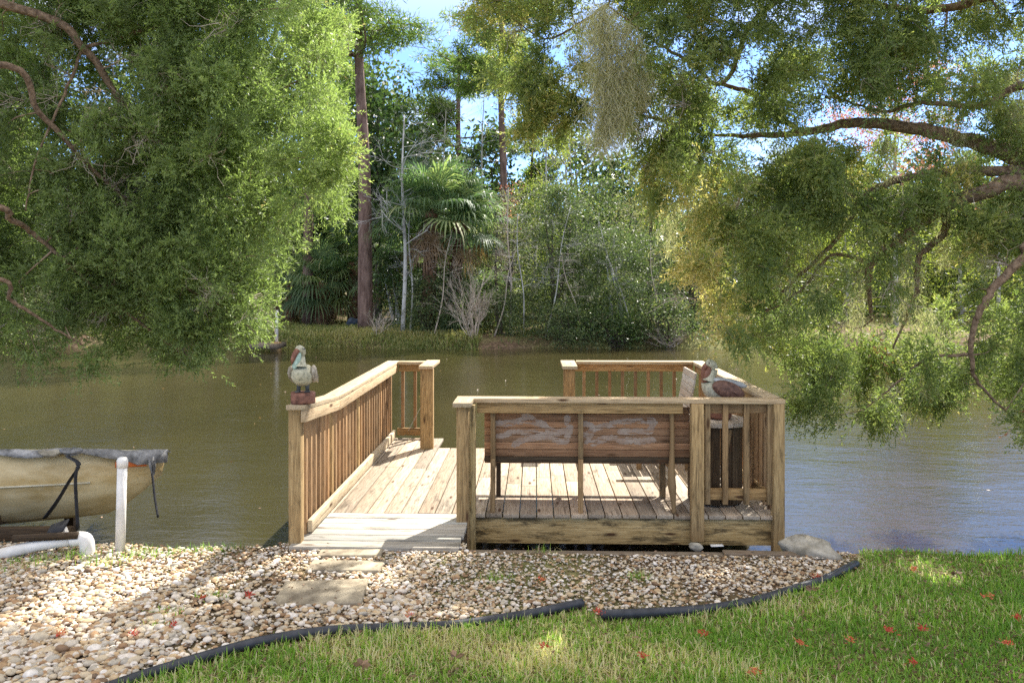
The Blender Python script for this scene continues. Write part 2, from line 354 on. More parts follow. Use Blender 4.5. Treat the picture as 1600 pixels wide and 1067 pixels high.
dens = vnoise(np.stack([px, py, px*0], 1), 2.6, 3)
ye = np.interp(px, edge[:, 0], edge[:, 1])
keep &= (RS.rand(n) < .30+1.0*dens) & ~((py-ye < .12) & (RS.rand(n) < .55))
for (c, a, b2, r) in slabs[:]: keep &= ~((abs(px-c[0]) < a*.47) & (abs(py-c[1]) < b2*.46))
px = px[keep]; py = py[keep]; n = len(px)
sz = np.where(RS.rand(n) < .035, RS.uniform(.024, .038, n), .007+.017*RS.rand(n)**1.7)*np.where(px < -.7, 1.08, .85)*(.56+.22*np.clip(5.9-py, 0, 2))
q = RS.normal(size=(n, 3, 3)); q, _ = np.linalg.qr(q)
sc3 = sz[:, None]*np.stack([RS.uniform(.9, 1.35, n), RS.uniform(.7, 1, n), RS.uniform(.38, .65, n)], 1)
# lay mostly flat
ang = RS.rand(n)*2*PI; tl = RS.normal(size=n)*.35; ca, sa = np.cos(ang), np.sin(ang); ct, st_ = np.cos(tl), np.sin(tl)
Rm = np.stack([np.stack([ca, -sa*ct, sa*st_], 1), np.stack([sa, ca*ct, -ca*st_], 1), np.stack([0*ca, st_, ct], 1)], 1)
shp = IV[None]*(1+.16*(vnoise(RS.normal(size=(n, 1, 3)).repeat(42, 1)*2+IV[None], 2.2, 5)-.5)[..., None])
Vp = np.einsum('nij,nkj->nki', Rm, shp*sc3[:, None])
Vp += np.stack([px, py, gh(px, py)+sc3[:, 2]*.45+RS.rand(n)*.016], 1)[:, None]
Fp = (IF[None]+42*np.arange(n)[:, None, None]).reshape(-1, 3)
o = MB().add(Vp.reshape(-1, 3), Fp, np.repeat(np.clip(RS.rand(n)**.85, 0, 1), 42)).build('gravel', 'pebble', smooth=True); tag(o, 'bed of rounded cream, tan and grey river pebbles along the bank', kind='stuff')
# lawn blades
def blades(name, mat, n, region, hmin, hmax, wd, label, lean=.5, dry=.35, zoff=0, clump=3.0, seed=1):
    x, y = region(n); z = gh(x, y)+zoff; n = len(x)
    a = RS.rand(n)*2*PI; h = RS.uniform(hmin, hmax, n)*(0.6+.7*vnoise(np.stack([x, y, 0*x], 1), clump, seed)); ln = RS.rand(n)**1.3*lean*1.6
    dr = np.stack([np.cos(a)*ln, np.sin(a)*ln, np.ones(n)], 1); dr = nrm(dr); P0 = np.stack([x, y, z-.005], 1)
    sdv = np.stack([-np.sin(a+RS.normal(size=n)), np.cos(a), 0*a], 1); sdv = nrm(sdv)
    w0 = wd*RS.uniform(.6, 1.3, n)[:, None]/2; P1 = P0+dr*h[:, None]*.55; P2 = P0+dr*h[:, None]; P2[:, :2] += (dr[:, :2]*h[:, None]*.5); P2[:, 2] -= h*ln*.25
    V = np.stack([P0-sdv*w0, P0+sdv*w0, P1+sdv*w0*.85, P1-sdv*w0*.85, P2], 1).reshape(-1, 3); b0 = 5*np.arange(n)[:, None]
    dp = vnoise(np.stack([x, y, 0*x], 1), clump*1.7, seed+4)
    t = np.where(RS.rand(n) < dry*(.15+1.9*dp**2), RS.uniform(.68, 1, n), RS.uniform(0, .40, n)+.22*dp)
    mb = MB(); mb.add(V, b0+np.array([[0, 1, 2, 3]]), np.repeat(t, 5)); mb.F.append(b0+np.array([[3, 2, 4]]))
    return tag(mb.build(name, mat), label, kind='stuff')
def lawnreg(n):
    x = RS.uniform(-3.2, 5.2, n); y = RS.uniform(3.25, 5.86, n)
    k = inlawn(x, y+.045+.022*RS.normal(size=n)) & (abs(x) < y*.72+.4); k &= ~((y > 5.3) & (RS.rand(n) < .35)); k &= RS.rand(n) < .55+.55*vnoise(np.stack([x, y, 0*x], 1), 4.5, 11); return x[k], y[k]
blades('grass', 'grass', 190000, lawnreg, .035, .085, .0075, 'green lawn mixed with straw coloured dead blades', .9, .40)
def weedreg(n):
    cs = [(60, 880), (110, 873), (170, 885), (215, 868), (255, 868), (300, 860), (345, 858), (20, 890), (240, 985), (870, 860), (850, 862), (780, 905), (330, 940), (255, 965), (1225, 862), (1000, 905)]
    P = np.array([W(a, b, z=GZ)[:2] for a, b in cs]); i = RS.randint(len(cs), size=n); s = np.where(i < 8, .10, .05)
    return P[i, 0]+RS.normal(size=n)*s, np.minimum(P[i, 1]+RS.normal(size=n)*s*.5, 5.88)
blades('weeds', 'grass', 1100, weedreg, .05, .10, .005, 'small green weeds sprouting through the gravel by the shore', .8, .2)
def farreg(n):
    x = RS.uniform(-11, -2.0, n); y = farshore(x)+RS.uniform(-.3, 5.5, n)**1; return x, y
blades('bank_grass', 'drygrass', 26000, farreg, .12, .30, .03, 'dry yellow green grass on the far bank below the pine', .8, .5, clump=1.2)
def farreg2(n):
    x = RS.uniform(-30, 30, n); y = farshore(x)+RS.uniform(0, 10, n); return x, y
blades('undergrowth', 'drygrass', 11000, farreg2, .08, .25, .04, 'low grass and litter under the far trees', .8, .6, clump=.6, seed=9)
# leaf litter
x = RS.uniform(-4, 5, 9000); y = RS.uniform(3.3, 5.85, 9000); k = (RS.rand(9000) < .35+.4*vnoise(np.stack([x, y, 0*x], 1), 3, 21)) | (inlawn(x, y) & (abs(y-np.interp(x, edge[:, 0], edge[:, 1])) < .15)); x = x[k]; y = y[k]
dr = RS.normal(size=(len(x), 3))*np.array([1, 1, .25]); o = MB().leaves(np.stack([x, y, gh(x, y)+RS.uniform(.01, .035, len(x))], 1), dr, RS.uniform(.015, .045, len(x)), RS.uniform(.005, .016, len(x)), RS.rand(len(x))).build('leaf_litter', 'brownleaf')
tag(o, 'small brown dead leaves and twigs scattered over gravel and lawn', kind='stuff')

x = RS.uniform(-9, 10, 150); y = RS.uniform(6.2, 26, 150); a = RS.rand(150)*6.28
o = MB().leaves(np.stack([x, y, np.full(150, WZ+.006)], 1), np.stack([np.cos(a), np.sin(a), 0*a+.04], 1), RS.uniform(.03, .07, 150), .02, RS.uniform(.5, 1, 150)).build('floating_leaves', 'brownleaf'); tag(o, 'scattered small dead leaves floating on the creek', kind='stuff')
# ------------------------------------------------------------------ dock
dock = thing('wooden_dock', (0, 6.56, 0), 'weathered timber dock with railings and grey ramp over the creek', 'dock')
XL, XR = -1.70, 1.95; YF, YB, YB2 = 6.56, 9.12, 9.68
xsb = np.arange(XL-.09, XR+.12, .1395)
db = MB()
for i, x in enumerate(xsb):
    x1 = min(x+.1305, 2.03); bay = (x < -1.2) or (x > .33); yb = YB2 if bay else YB
    y0 = YF-.02+RS.uniform(-.008, .008); cuts = [y0, yb] if RS.rand() < .55 else [y0, RS.uniform(7.4, 8.4), yb]
    for a, b_ in zip(cuts[:-1], cuts[1:]): db.box(((x+x1)/2, (a+b_)/2+.002, -.016), (x1-x, b_-a-.005, .032))
db.build('deck_boards', 'deck', dock, bevel=.003)
rp = MB()
for i in range(6):
    y0 = 5.70+i*.141; rp.box(((-1.76-.535)/2+RS.uniform(-.01, .01), y0+.067, -.019+RS.uniform(-.002, .002)), (1.225, .133, .036))
rp.build('ramp_boards', 'ramp', dock, bevel=.004)
bm = MB(); bm.box((.76, 6.60, -.1435), (2.52, .04, .215)); bm.build('front_beam', 'beam', dock, bevel=.003)
jb = MB()
jb.box((-1.755, 7.7, -.16), (.04, 3.9, .22)); jb.box((2.0, 8.15, -.16), (.04, 3.0, .22)); jb.box((.1, 9.09, -.16), (3.7, .04, .22)); jb.box((-.55, 6.15, -.13), (.04, .80, .17))
for x in (-1.0, -.1, .8, 1.5): jb.box((x, 7.85, -.16), (.04, 2.4, .22))
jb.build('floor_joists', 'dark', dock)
def post(x0, x1, y0, y1, z0, z1, mat='post', lab=None):
    o = MB().box(((x0+x1)/2, (y0+y1)/2, (z0+z1)/2), (x1-x0, y1-y0, z1-z0)).build('post', mat, dock, bevel=.005)
    if lab: o['label'] = lab
    return o
def px(u, d): return (u-835)*d/1250
post(-1.787, -1.697, 5.765, 5.855, -.25, .975)
post(-.616, -.52, 6.31, 6.405, -.35, .911)
post(-.575, -.478, 6.43, 6.545, -.5, .905, 'beam', 'dark mossy post behind the pale one')
post(px(1079, 6.5), px(1098.5, 6.5), 6.492, 6.577, -.20, .911)
post(px(1206, 6.5), px(1221, 6.5)+.01, 6.50, 6.59, -.75, .911)
post(-1.296, -1.15, 9.05, 9.14, -.9, .905)
post(.33, .46, 9.05, 9.14, -.9, .905)
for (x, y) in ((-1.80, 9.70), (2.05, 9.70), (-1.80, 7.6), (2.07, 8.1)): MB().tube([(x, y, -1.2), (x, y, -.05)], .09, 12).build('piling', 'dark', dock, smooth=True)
# cap rails
def cap(a, b, w=.14, name='cap_rail'):
    MB().beam(a, b, w, .036).build(name, 'cap', dock, bevel=.004)
zc = .93
cap((-.64, 6.575, zc), (2.025, 6.575, zc), .135); 
cap((-.568, 6.25, zc+.002), (-.568, 6.505, zc+.002), .145)
cap((1.955, 6.645, zc), (1.955, 9.70, zc)); cap((.50, 9.63, zc), (1.883, 9.63, zc)); cap((.40, 9.0, zc+.001), (.40, 9.70, zc+.001), .17)
cap((-1.715, 6.72, zc-.01), (-1.715, 9.70, zc-.01)); cap((-1.715, 5.70, .995), (-1.715, 6.715, zc-.008))
cap((-1.643, 9.63, zc-.01), (-1.31, 9.63, zc-.01)); cap((-1.228, 9.0, zc), (-1.228, 9.70, zc), .16)
# upper sub rails
def rail(a, b, w=.036, h=.086, name='upper_rail', mat='post'):
    MB().beam(a, b, w, h).build(name, mat, dock, bevel=.003)
zu = zc-.018-.045
rail((-.47, 6.565, zu), (1.21, 6.565, zu)); rail((1.302, 6.60, zu), (1.91, 6.60, zu), mat='baluster')
rail((1.93, 6.65, zu), (1.93, 9.6, zu)); rail((.47, 9.66, zu), (1.90, 9.66, zu)); rail((.40, 9.15, zu), (.40, 9.6, zu))
rail((-1.665, 6.74, zu-.01), (-1.665, 9.62, zu-.01), mat='cap'); rail((-1.665, 5.72, .93), (-1.665, 6.735, zu-.008), mat='cap')
rail((-1.64, 9.66, zu-.01), (-1.30, 9.66, zu-.01)); rail((-1.23, 9.15, zu-.01), (-1.23, 9.6, zu-.01))
# lower rails
rail((1.302, 6.60, .162), (1.90, 6.60, .162), h=.09, name='lower_rail')
rail((1.93, 6.65, .12), (1.93, 9.6, .12), name='lower_rail'); rail((.47, 9.66, .11), (1.90, 9.66, .11), name='lower_rail')
rail((-1.69, 5.98, .06), (-1.69, 9.62, .06), name='lower_rail', mat='cap', h=.09); rail((-1.66, 9.66, .085), (-1.30, 9.66, .085), name='lower_rail'); rail((-1.23, 9.15, .085), (-1.23, 9.6, .085), name='lower_rail')
def bal(x, y, z0, z1, w=.036, mat='baluster'):
    MB().box((x, y, (z0+z1)/2), (w, w, z1-z0)).build('baluster', mat, dock, bevel=.002)
for u in (1103, 1130.5, 1163, 1207-8): bal(px(u, 6.55)+.005, 6.562, .09, .911, .042, 'benchleg')
y = 6.0; k = 0
while y < 9.6:
    if abs(y-6.78) < .05: post(-1.775, -1.715, y-.03, y+.03, -.1, .90)
    elif 7.7 < y < 7.85: post(-1.775, -1.715, y-.03, y+.03, -.1, .90)
    else: bal(-1.735, y, -.02, (zc-.03) if y > 6.7 else .93)
    y += .128
y = 6.75
while y < 9.6: bal(1.97, y, .0, .911); y += .14
for x in np.arange(.60, 1.9, .155): bal(x, 9.70, .03, .911)
for x in (-1.60, -1.45, -1.335): bal(x, 9.70, .03, .911)
for (y, w) in ((7.05, .10), (7.55, .12), (8.2, .12)):   # rounded picket tops inside the right rail
    a = np.linspace(0, PI, 9); pr = np.array([(-w/2, 0)]+[(-w/2*math.cos(t), .74+.06*math.sin(t)) for t in a]+[(w/2, 0)])
    n_ = len(pr); V = np.array([(1.885, y+p[0], .04+p[1]) for p in pr]+[(1.905, y+p[0], .04+p[1]) for p in pr])
    q_ = MB(); q_.add(V, [(i, (i+1) % n_, n_+(i+1) % n_, n_+i) for i in range(n_)], RS.rand(), V*np.array([1, 1, 1])[None][:, ::-1])
    q_.F.append(np.array([[0, i, i+1] for i in range(1, n_-1)]+[[n_, n_+i+1, n_+i] for i in range(1, n_-1)]))
    q_.build('picket', 'baluster', dock)
st = MB().tube(smoothline([(-1.25, 9.5, .62), (-1.36, 9.55, .40), (-1.52, 9.6, .10)]), .0022, 4); st.build('string', 'rope', dock)

# edging timbers under the front
e = thing('edging_timber', (0.8, 5.9, -.05), 'dark timber edging between the gravel and the gap below the dock', 'timber')
m_ = MB(); m_.beam((-.47, 5.76, -.092), (1.35, 5.76, -.092), .07, .10); m_.beam((1.352, 5.77, -.085), (2.12, 5.74, -.085), .08, .11); m_.build('timber', 'edge', e, bevel=.006)
m_ = MB(); m_.beam((-1.80, 5.64, -.075), (-.50, 5.64, -.075), .05, .05); e2 = m_.build('threshold_board', 'edge', bevel=.004); tag(e2, 'half buried brown board at the foot of the grey ramp', 'board')
p = W(1120, 852, z=-.02); t = MB(); t.beam(p+[-.045, 0, 0], p+[.045, .0, .004], .05, .004); t = t.build('paper_scrap', 'pvc'); tag(t, 'crumpled white paper scrap on the timber below the dock', 'litter')

# ------------------------------------------------------------------ bench
bench = thing('garden_bench', (.4, 6.8, 0), 'brown slatted bench with faded white paint seen from behind', 'bench')
yb = 6.625; bx0, bx1 = px(757, 6.65), px(1076, 6.65)
bk = MB(); z = .45
for i in range(7):
    h = .0565; bk.box(((bx0+bx1)/2, yb+.03+.0*i, z+h/2), (bx1-bx0, .022, h-.0005)); z += .0595
bk.build('back_slats', 'bench', bench, bevel=.0025)
MB().box(((bx0+bx1)/2, yb+.047, .655), (bx1-bx0-.02, .008, .39)).build('gap_shade_panel', 'dark', bench)  # dark sheet added behind the slats, its colour stands in for gap shade
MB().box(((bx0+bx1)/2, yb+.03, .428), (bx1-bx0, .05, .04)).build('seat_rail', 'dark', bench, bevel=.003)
se = MB()
for i in range(8): se.box(((bx0+bx1)/2, 6.70+i*.082, .40+.004*math.sin(i)), (bx1-bx0, .072, .022))
se.build('seat_slats', 'bench', bench, bevel=.002)
MB().box(((bx0+bx1)/2, 7.37, .35), (bx1-bx0-.1, .024, .08)).build('apron', 'bench', bench, bevel=.002)
for i, u in enumerate((770, 907)):
    x = px(u, 6.6); l = MB(); l.beam((x, 6.60, -.0), (x+.002, 6.612, .44), .058, .04, up=(1, 0, 0)); l.beam((x+.002, 6.612, .442), (x, 6.612, .872), .056, .04, up=(1, 0, 0)); l.build('back_leg', 'benchleg', bench, bevel=.004)
    MB().beam((x+.025, 7.09, 0), (x+.025, 7.12, .39), .05, .04, up=(1, 0, 0)).build('front_leg', 'dark', bench, bevel=.004)
# swollen right leg
x = px(1049, 6.6); pts = [(x+.015, 6.60, .0), (x+.01, 6.60, .10), (x, 6.60, .22), (x-.005, 6.60, .34), (x, 6.605, .48), (x+.002, 6.61, .7), (x-.005, 6.61, .872)]
MB().tube(smoothline(pts, 4), np.interp(np.linspace(0, 6, 25), range(7), [.026, .034, .058, .05, .034, .031, .035]), 12, flat=.6).build('back_leg', 'benchleg', bench, smooth=True)
MB().beam((px(1034, 7.1), 7.09, 0), (px(1034, 7.1), 7.12, .39), .055, .05, up=(1, 0, 0)).build('front_leg', 'benchleg', bench, bevel=.004)
for u in (770, 907, 1049):
    x = px(u, 6.65); MB().beam((x, 6.66, .36), (x, 7.32, .36), .035, .05).build('side_rail', 'benchleg', bench)
# painted strokes: worn paint skin lying on the face of each slat
def bp(u, v): return (px(u, 6.63), 1.9-(v-440)*6.63/1250)
strokes = [([(778, 664), (800, 661), (822, 656), (845, 662), (868, 676), (886, 668)], .028), ([(805, 694), (830, 684), (855, 682), (880, 690), (890, 672), (886, 655)], .026), ([(778, 681), (810, 676), (845, 678)], .022),
 ([(915, 678), (935, 668), (965, 660), (995, 657), (1020, 656)], .024), ([(970, 675), (990, 674), (1012, 674), (1022, 660)], .026), ([(925, 692), (950, 684), (980, 689), (1020, 688)], .026), ([(914, 662), (926, 666), (918, 690)], .022), ([(820, 650), (835, 655)], .02)]
pm = MB(); z = .45
for i in range(7):
    gx = np.arange(bx0+.01, bx1-.01, .006); gz = z+np.arange(.003, .056, .0058); A, B = np.meshgrid(gx, gz); A = A.ravel(); B = B.ravel(); dm_ = np.full(len(A), -9.)
    for P_, w_ in strokes:
        Q_ = smoothline([(*bp(*q), 0) for q in P_], 6); dd_ = np.min(np.hypot(A[:, None]-Q_[None, :, 0], B[:, None]-Q_[None, :, 1]), 1); dm_ = np.maximum(dm_, w_*1.05-dd_)
    P3 = np.stack([A, 0*A, B], 1); k = dm_+.016*(vnoise(P3*[1, 1, 3], 30, 2)-.5) > 0; k &= (vnoise(P3*[.5, 1, 3], 75, 6) > .22)
    A = A[k]; B = B[k]; yy = np.full(len(A), yb+.0178); V = np.stack([np.stack([A-.003, yy, B-.0029], 1), np.stack([A+.003, yy, B-.0029], 1), np.stack([A+.003, yy, B+.0029], 1), np.stack([A-.003, yy, B+.0029], 1)], 1).reshape(-1, 3)
    if len(A): pm.add(V, np.arange(len(V)).reshape(-1, 4))
    z += .0595
pm.build('worn_paint', 'paint', bench)

# ------------------------------------------------------------------ table, chair
tx, ty = 1.565, 6.99
tab = thing('round_table', (tx, ty, 0), 'round plank topped table with dark drum base behind the front railing', 'table')
tp = MB()
for i in range(6):
    x0 = -.29+i*.0968; x1 = x0+.0925; a0 = math.sqrt(max(0, .29**2-max(abs(x0), abs(x1))**2))+.004; a1 = math.sqrt(max(0, .29**2-min(abs(x0), abs(x1))**2))
    P = [(x0, -math.sqrt(max(.0, .2905**2-x0*x0))), (x1, -math.sqrt(max(0, .2905**2-x1*x1))), (x1, math.sqrt(max(0, .2905**2-x1*x1))), (x0, math.sqrt(max(0, .2905**2-x0*x0)))]
    xm = (x0+x1)/2; ym = math.sqrt(.29**2-xm*xm); P = [P[0], (xm, -ym), P[1], P[2], (xm, ym), P[3]]
    V = np.array([(tx+a, ty+b_, .715) for a, b_ in P]+[(tx+a, ty+b_, .68) for a, b_ in P]); wc = np.stack([V[:, 1], V[:, 0], V[:, 2]], 1)+RS.rand(3)*9
    tp.add(V, [(i_, 6+i_, 6+(i_+1) % 6, (i_+1) % 6) for i_ in range(6)], RS.rand(), wc); k0 = tp.n-12
    tp.F.append(np.array([[0, 1, 4, 5], [1, 2, 3, 4], [11, 10, 7, 6], [10, 9, 8, 7]])+k0)
tp.build('table_top', 'table', tab, bevel=.003)
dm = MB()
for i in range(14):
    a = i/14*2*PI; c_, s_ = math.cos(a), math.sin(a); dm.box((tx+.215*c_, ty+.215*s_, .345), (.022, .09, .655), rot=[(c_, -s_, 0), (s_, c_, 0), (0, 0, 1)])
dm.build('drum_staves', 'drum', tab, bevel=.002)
MB().beam((tx+.03, ty-.26, .45), (tx+.075, ty-.24, .66), .03, .03, up=(0, 1, 0)).build('brace', 'benchleg', tab)
ch = thing('slatted_chair', (1.5, 8.4, 0), 'pale slatted chair leaning beyond the round table', 'chair')
cb = MB(); A0 = np.array(W(1066, 700, d=8.75)); A1 = np.array([W(1089, 577, d=8.75)[0], 0, 0])
for i in range(11):
    t_ = (i+.5)/11; x = 1.50+.13*t_; z = .20+.78*t_; cb.box((x+.0, 8.42, z), (.02, .62, .064), rot=[(math.cos(.17), 0, math.sin(.17)), (0, 1, 0), (-math.sin(.17), 0, math.cos(.17))])
cb.build('backrest', 'table', ch, bevel=.002)  # slats share the pale wood of the table top
cs = MB()
for i in range(5): cs.box((1.44-.09*i, 8.42, .30+.012*i), (.08, .60, .02))
cs.build('seat', 'table', ch, bevel=.002)
for (x, y, z1) in ((1.06, 8.14, .33), (1.06, 8.70, .33), (1.55, 8.14, .24), (1.55, 8.70, .24)): MB().box((x, y, z1/2), (.05, .035, z1)).build('leg', 'benchleg', ch, bevel=.002)
for y in (8.08, 8.76): MB().box((1.3, y, .50), (.55, .08, .022)).build('arm', 'benchleg', ch)

# ------------------------------------------------------------------ pelicans
def pelican(loc, rz, sc, label, long=0., second=False, hx=0.):
    t = thing('pelican_statue', (0, 0, 0), label, 'statue')
    S = lambda P: np.array(P, float)
    bodyP = S([(0, .15+long, .175), (0, .11+long, .18), (0, .05+long*.6, .195), (0, 0, .205), (0, -.05, .222), (0, -.078, .262), (0, -.062, .305), (.1*hx, -.036, .342), (0, -.040, .378), (hx*.5, -.068+abs(hx)*.2, .396), (hx, -.098+abs(hx)*.6, .388)])
    R_ = [.012, .036, .068, .084, .078, .050, .031, .025, .029, .034, .018]
    P = smoothline(bodyP, 4); R2 = np.interp(np.linspace(0, 10, len(P)), range(11), R_)
    b_ = MB().tube(P, R2, 18); b_.build('body', 'pelwhite', t, smooth=True)
    bl = MB(); bp_ = smoothline(S([(hx*.8, -.085, .392), (hx*1.2, -.104, .372), (hx*1.5-.004, -.116, .335), (hx*1.6-.006, -.120, .29 if second else .315), (hx*1.7-.006, -.116, .25 if second else .298)]), 4)
    bl.tube(bp_, np.interp(np.linspace(0, 4, len(bp_)), range(5), [.020, .020, .017, .011, .006]), 10); bl.build('bill', 'pelbill', t, smooth=True)
    pc = MB(); pp = smoothline(S([(hx*.4, -.07, .372), (hx*.8, -.085, .335), (hx*1.2, -.093, .295), (hx*1.4-.004, -.102, .26)]), 4)
    pc.tube(pp, np.interp(np.linspace(0, 3, len(pp)), range(4), [.016, .028, .026, .010]), 12); pc.build('throat_pouch', 'pelbill' if second else 'pelcyan', t, smooth=True)
    for s_ in (-1, 1):
        wg = MB(); an = s_*.16
        wg.ellipsoid((s_*.072, .035+long*.5, .212), (.026, .12+long*.7, .062), 18, 12, rot=np.array([(math.cos(an), -math.sin(an), 0), (math.sin(an), math.cos(an), 0), (0, 0, 1)])@np.array([(1, 0, 0), (0, math.cos(-.35), -math.sin(-.35)), (0, math.sin(-.35), math.cos(-.35))]))
        for k_ in range(4): wg.ellipsoid((s_*(.085-.004*k_), .06+.022*k_+long*.7, .205-.016*k_), (.012, .07, .012), 10, 6, rot=[(1, 0, 0), (0, math.cos(-.4), -math.sin(-.4)), (0, math.sin(-.4), math.cos(-.4))])
        wg.build('wing', 'pelbrown' if second else 'pelwing', t, smooth=True)
        lg = MB(); lg.tube([(s_*.030, 0, .15), (s_*.032, -.004, .086)], [.018, .013], 8); lg.ellipsoid((s_*.034, -.022, .089), (.022, .034, .008), 10, 6); lg.build('leg', 'legdark', t, smooth=True)
        for q_ in (-1,): MB().ellipsoid((s_*.026, -.080, .402), (.006, .006, .006), 8, 6).build('eye', 'legdark', t, smooth=True)
    if second: MB().ellipsoid((0, .06+long*.5, .258), (.055, .13+long*.6, .030), 16, 10, rot=[(1, 0, 0), (0, math.cos(-.2), -math.sin(-.2)), (0, math.sin(-.2), math.cos(-.2))]).build('back_plumage', 'pelgrey', t, smooth=True)
    bs = MB(); bs.ellipsoid((0, 0, .042), (.098, .085, .05), 20, 10, jitter=.25); o = bs.build('base', 'brick', t, smooth=True)
    me = o.data; co_ = np.empty(len(me.vertices)*3); me.vertices.foreach_get('co', co_); co_ = co_.reshape(-1, 3); co_[:, 2] = np.clip(co_[:, 2], 0.002, .082); 
    r_ = np.linalg.norm(co_[:, :2], axis=1); f_ = np.where(r_ > .01, np.clip(r_*1.5, 0, .088)/np.maximum(r_, 1e-6), 1); co_[:, :2] *= f_[:, None]; me.vertices.foreach_set('co', co_.ravel())
    t.location = Vector([float(c) for c in loc]); t.rotation_euler = (0, 0, rz); t.scale = (sc, sc, sc); return t
pelican((px(471, 5.80), 5.80, 1.012), math.radians(4), 1.0, 'weathered cream pelican statue with grey wings on the left railing post', -.02, False, -.028)
pelican((px(1121, 6.98), 6.97, .716), math.radians(-84), 1.2, 'white pelican statue with brown wings standing on the round table', .02, True)

# ------------------------------------------------------------------ stepping stones, hoses, rocks, fallen flowers
labs = ['narrow concrete stepping stone next to the foot of the ramp', 'narrow concrete stepping stone, middle one of the three', 'large square concrete stepping stone half buried in gravel nearest the lawn']
for (c, a, b_, r), lb in zip(slabs, labs):
    V = []
    m_ = MB(); m_.box((0, 0, 0), (a, b_, .05)); o = m_.build('stepping_stone', 'concrete', bevel=.008); tag(o, lb, 'paving slab', 'concrete stepping stones'); o.location = (c[0], c[1], gh(c[0], c[1])+.004); o.rotation_euler = (.01, -.01, r)
def hose(P, lab, r=.027):
    Q = smoothline([(a, b_, gh(a, b_)+r*.9+.01*math.sin(a*3)) for a, b_ in P], 8); o = MB().tube(Q, r, 14).build('black_pipe', 'hose', smooth=True); tag(o, lab, 'pipe', 'black edging pipes')
    return o
hose(hl, 'long black plastic pipe curving along the gravel edge on the left'); hose(hr, 'black plastic pipe bordering the lawn from centre to the shore')
for (u, v, w_, h_, lb) in ((1262, 861, .20, .085, 'grey brown concrete lump at the water edge right of the dock'), (1232, 853, .07, .07, 'small grey stone wedged beside the dock corner'), (1085, 852, .05, .03, 'small brown stone under the middle post')):
    c = W(u, v, z=GZ); o = MB().ellipsoid((c[0], c[1]-.05, GZ+h_*.25), (w_, w_*.55, h_), 20, 12, jitter=.5, rot=[(math.cos(-.5), -math.sin(-.5), 0), (math.sin(-.5), math.cos(-.5), 0), (0, 0, 1)]).build('rock', 'rock', smooth=True); tag(o, lb, 'rock')
fl = [(640, 970, 0), (318, 932, 1), (270, 975, 1), (210, 990, 1), (95, 990, 0), (1277, 902, 1), (1427, 898, 0), (1440, 992, 1), (1390, 995, 1), (1250, 1015, 0), (1427, 1046, 1), (1330, 1010, 0), (1575, 1015, 0), (850, 1020, 1), (935, 965, 1), (845, 905, 0), (1005, 1035, 1), (1180, 1060, 0), (390, 930, 1), (1590, 975, 1), (1545, 940, 0), (1100, 1000, 1)]
for (u, v, kd) in fl:
    c = W(u, v, z=.0); lawn_ = bool(inlawn(np.array([c[0]]), np.array([c[1]]))[0]); zz = .035 if lawn_ else .0; k_ = 34
    dr = RS.normal(size=(k_, 3))*[1, 1, .8]; dr[:, 2] = abs(dr[:, 2]); o = MB().leaves(np.array([c[0], c[1], zz])+RS.normal(size=(k_, 3))*[.013, .013, .006], dr, RS.uniform(.012, .028, k_), .007, np.clip(RS.rand(k_)*.6+(0 if kd else .45), 0, 1)).build('fallen_flower', 'redleaf')
    tag(o, ('small red flower cluster fallen ' if kd else 'small orange red flower cluster fallen ')+('on the green lawn' if lawn_ else 'among the pebbles'), 'flower', 'red flowers fallen on the '+('lawn' if lawn_ else 'gravel'))
for (u, v) in ((712, 1038), (565, 1052), (1495, 905), (1270, 930)):
    c = W(u, v, z=0); k_ = 7; a = RS.rand(k_)*6.28; dr = np.stack([np.cos(a), np.sin(a), RS.rand(k_)*.5], 1); o = MB().leaves(np.tile([c[0], c[1], .04], (k_, 1)), dr, .05, .03, RS.rand(k_)).build('dead_leaf', 'brownleaf'); tag(o, 'curled brown dead leaf lying on the lawn', 'leaf', 'brown leaves on the lawn')

# ------------------------------------------------------------------ boat and its surroundings
boat = thing('small_boat', (-4.5, 6.4, .05), 'yellowed open boat under a grey tarp raised over the water', 'boat')
def bz(v, d=6.3): return H-(v-HOR)*d/FL
secs = []; nS = 26; HWS = []
TA = math.radians(12.5)
def tilt(p):
    dy = p[1]-6.22; dz = p[2]-.55; return (p[0], 6.22+dy*math.cos(TA)+dz*math.sin(TA), .55-dy*math.sin(TA)+dz*math.cos(TA))
for i in range(nS+1):
    t_ = i/nS; x = -7.0+t_*(3.80)
    k_ = 1-np.clip((t_-.62)/.38, 0, 1)**2.2; kb = 1-np.clip((t_-.55)/.45, 0, 1)**1.6
    hw = .62*k_+.015; HWS.append(hw); zt = .545+.018*t_; zb = -.08+.20*np.clip((t_-.4)/.6, 0, 1)**1.5+.28*np.clip((t_-.88)/.12, 0, 1)**1.5
    zm = zb+(zt-zb)*.50; prof = [(hw, zt), (hw*.93, zm+.02), (hw*.91, zm-.02), (hw*.70*(.3+.7*kb), zb+.01), (0, zb-.02)]
    ring = [(x, 6.85-a, b_) for a, b_ in prof]+[(x, 6.85+a, b_) for a, b_ in prof[::-1][1:]]; secs.append([tilt(q_) for q_ in ring])
Vh = np.array(secs).reshape(-1, 3); r_ = 9; Fh = [(i*r_+j, i*r_+j+1, (i+1)*r_+j+1, (i+1)*r_+j) for i in range(nS) for j in range(r_-1)]
hb = MB(); hb.add(Vh, Fh); o = hb.build('hull', 'hull', boat, smooth=False); md = o.modifiers.new('thick', 'SOLIDIFY'); md.thickness = .012
gl = MB(); gp = [np.array(secs[i][0])+[0, -.008, 0] for i in range(nS+1)]; gl.tube(gp, .017, 8); gl.build('gunwale', 'hulltop', boat, smooth=True)
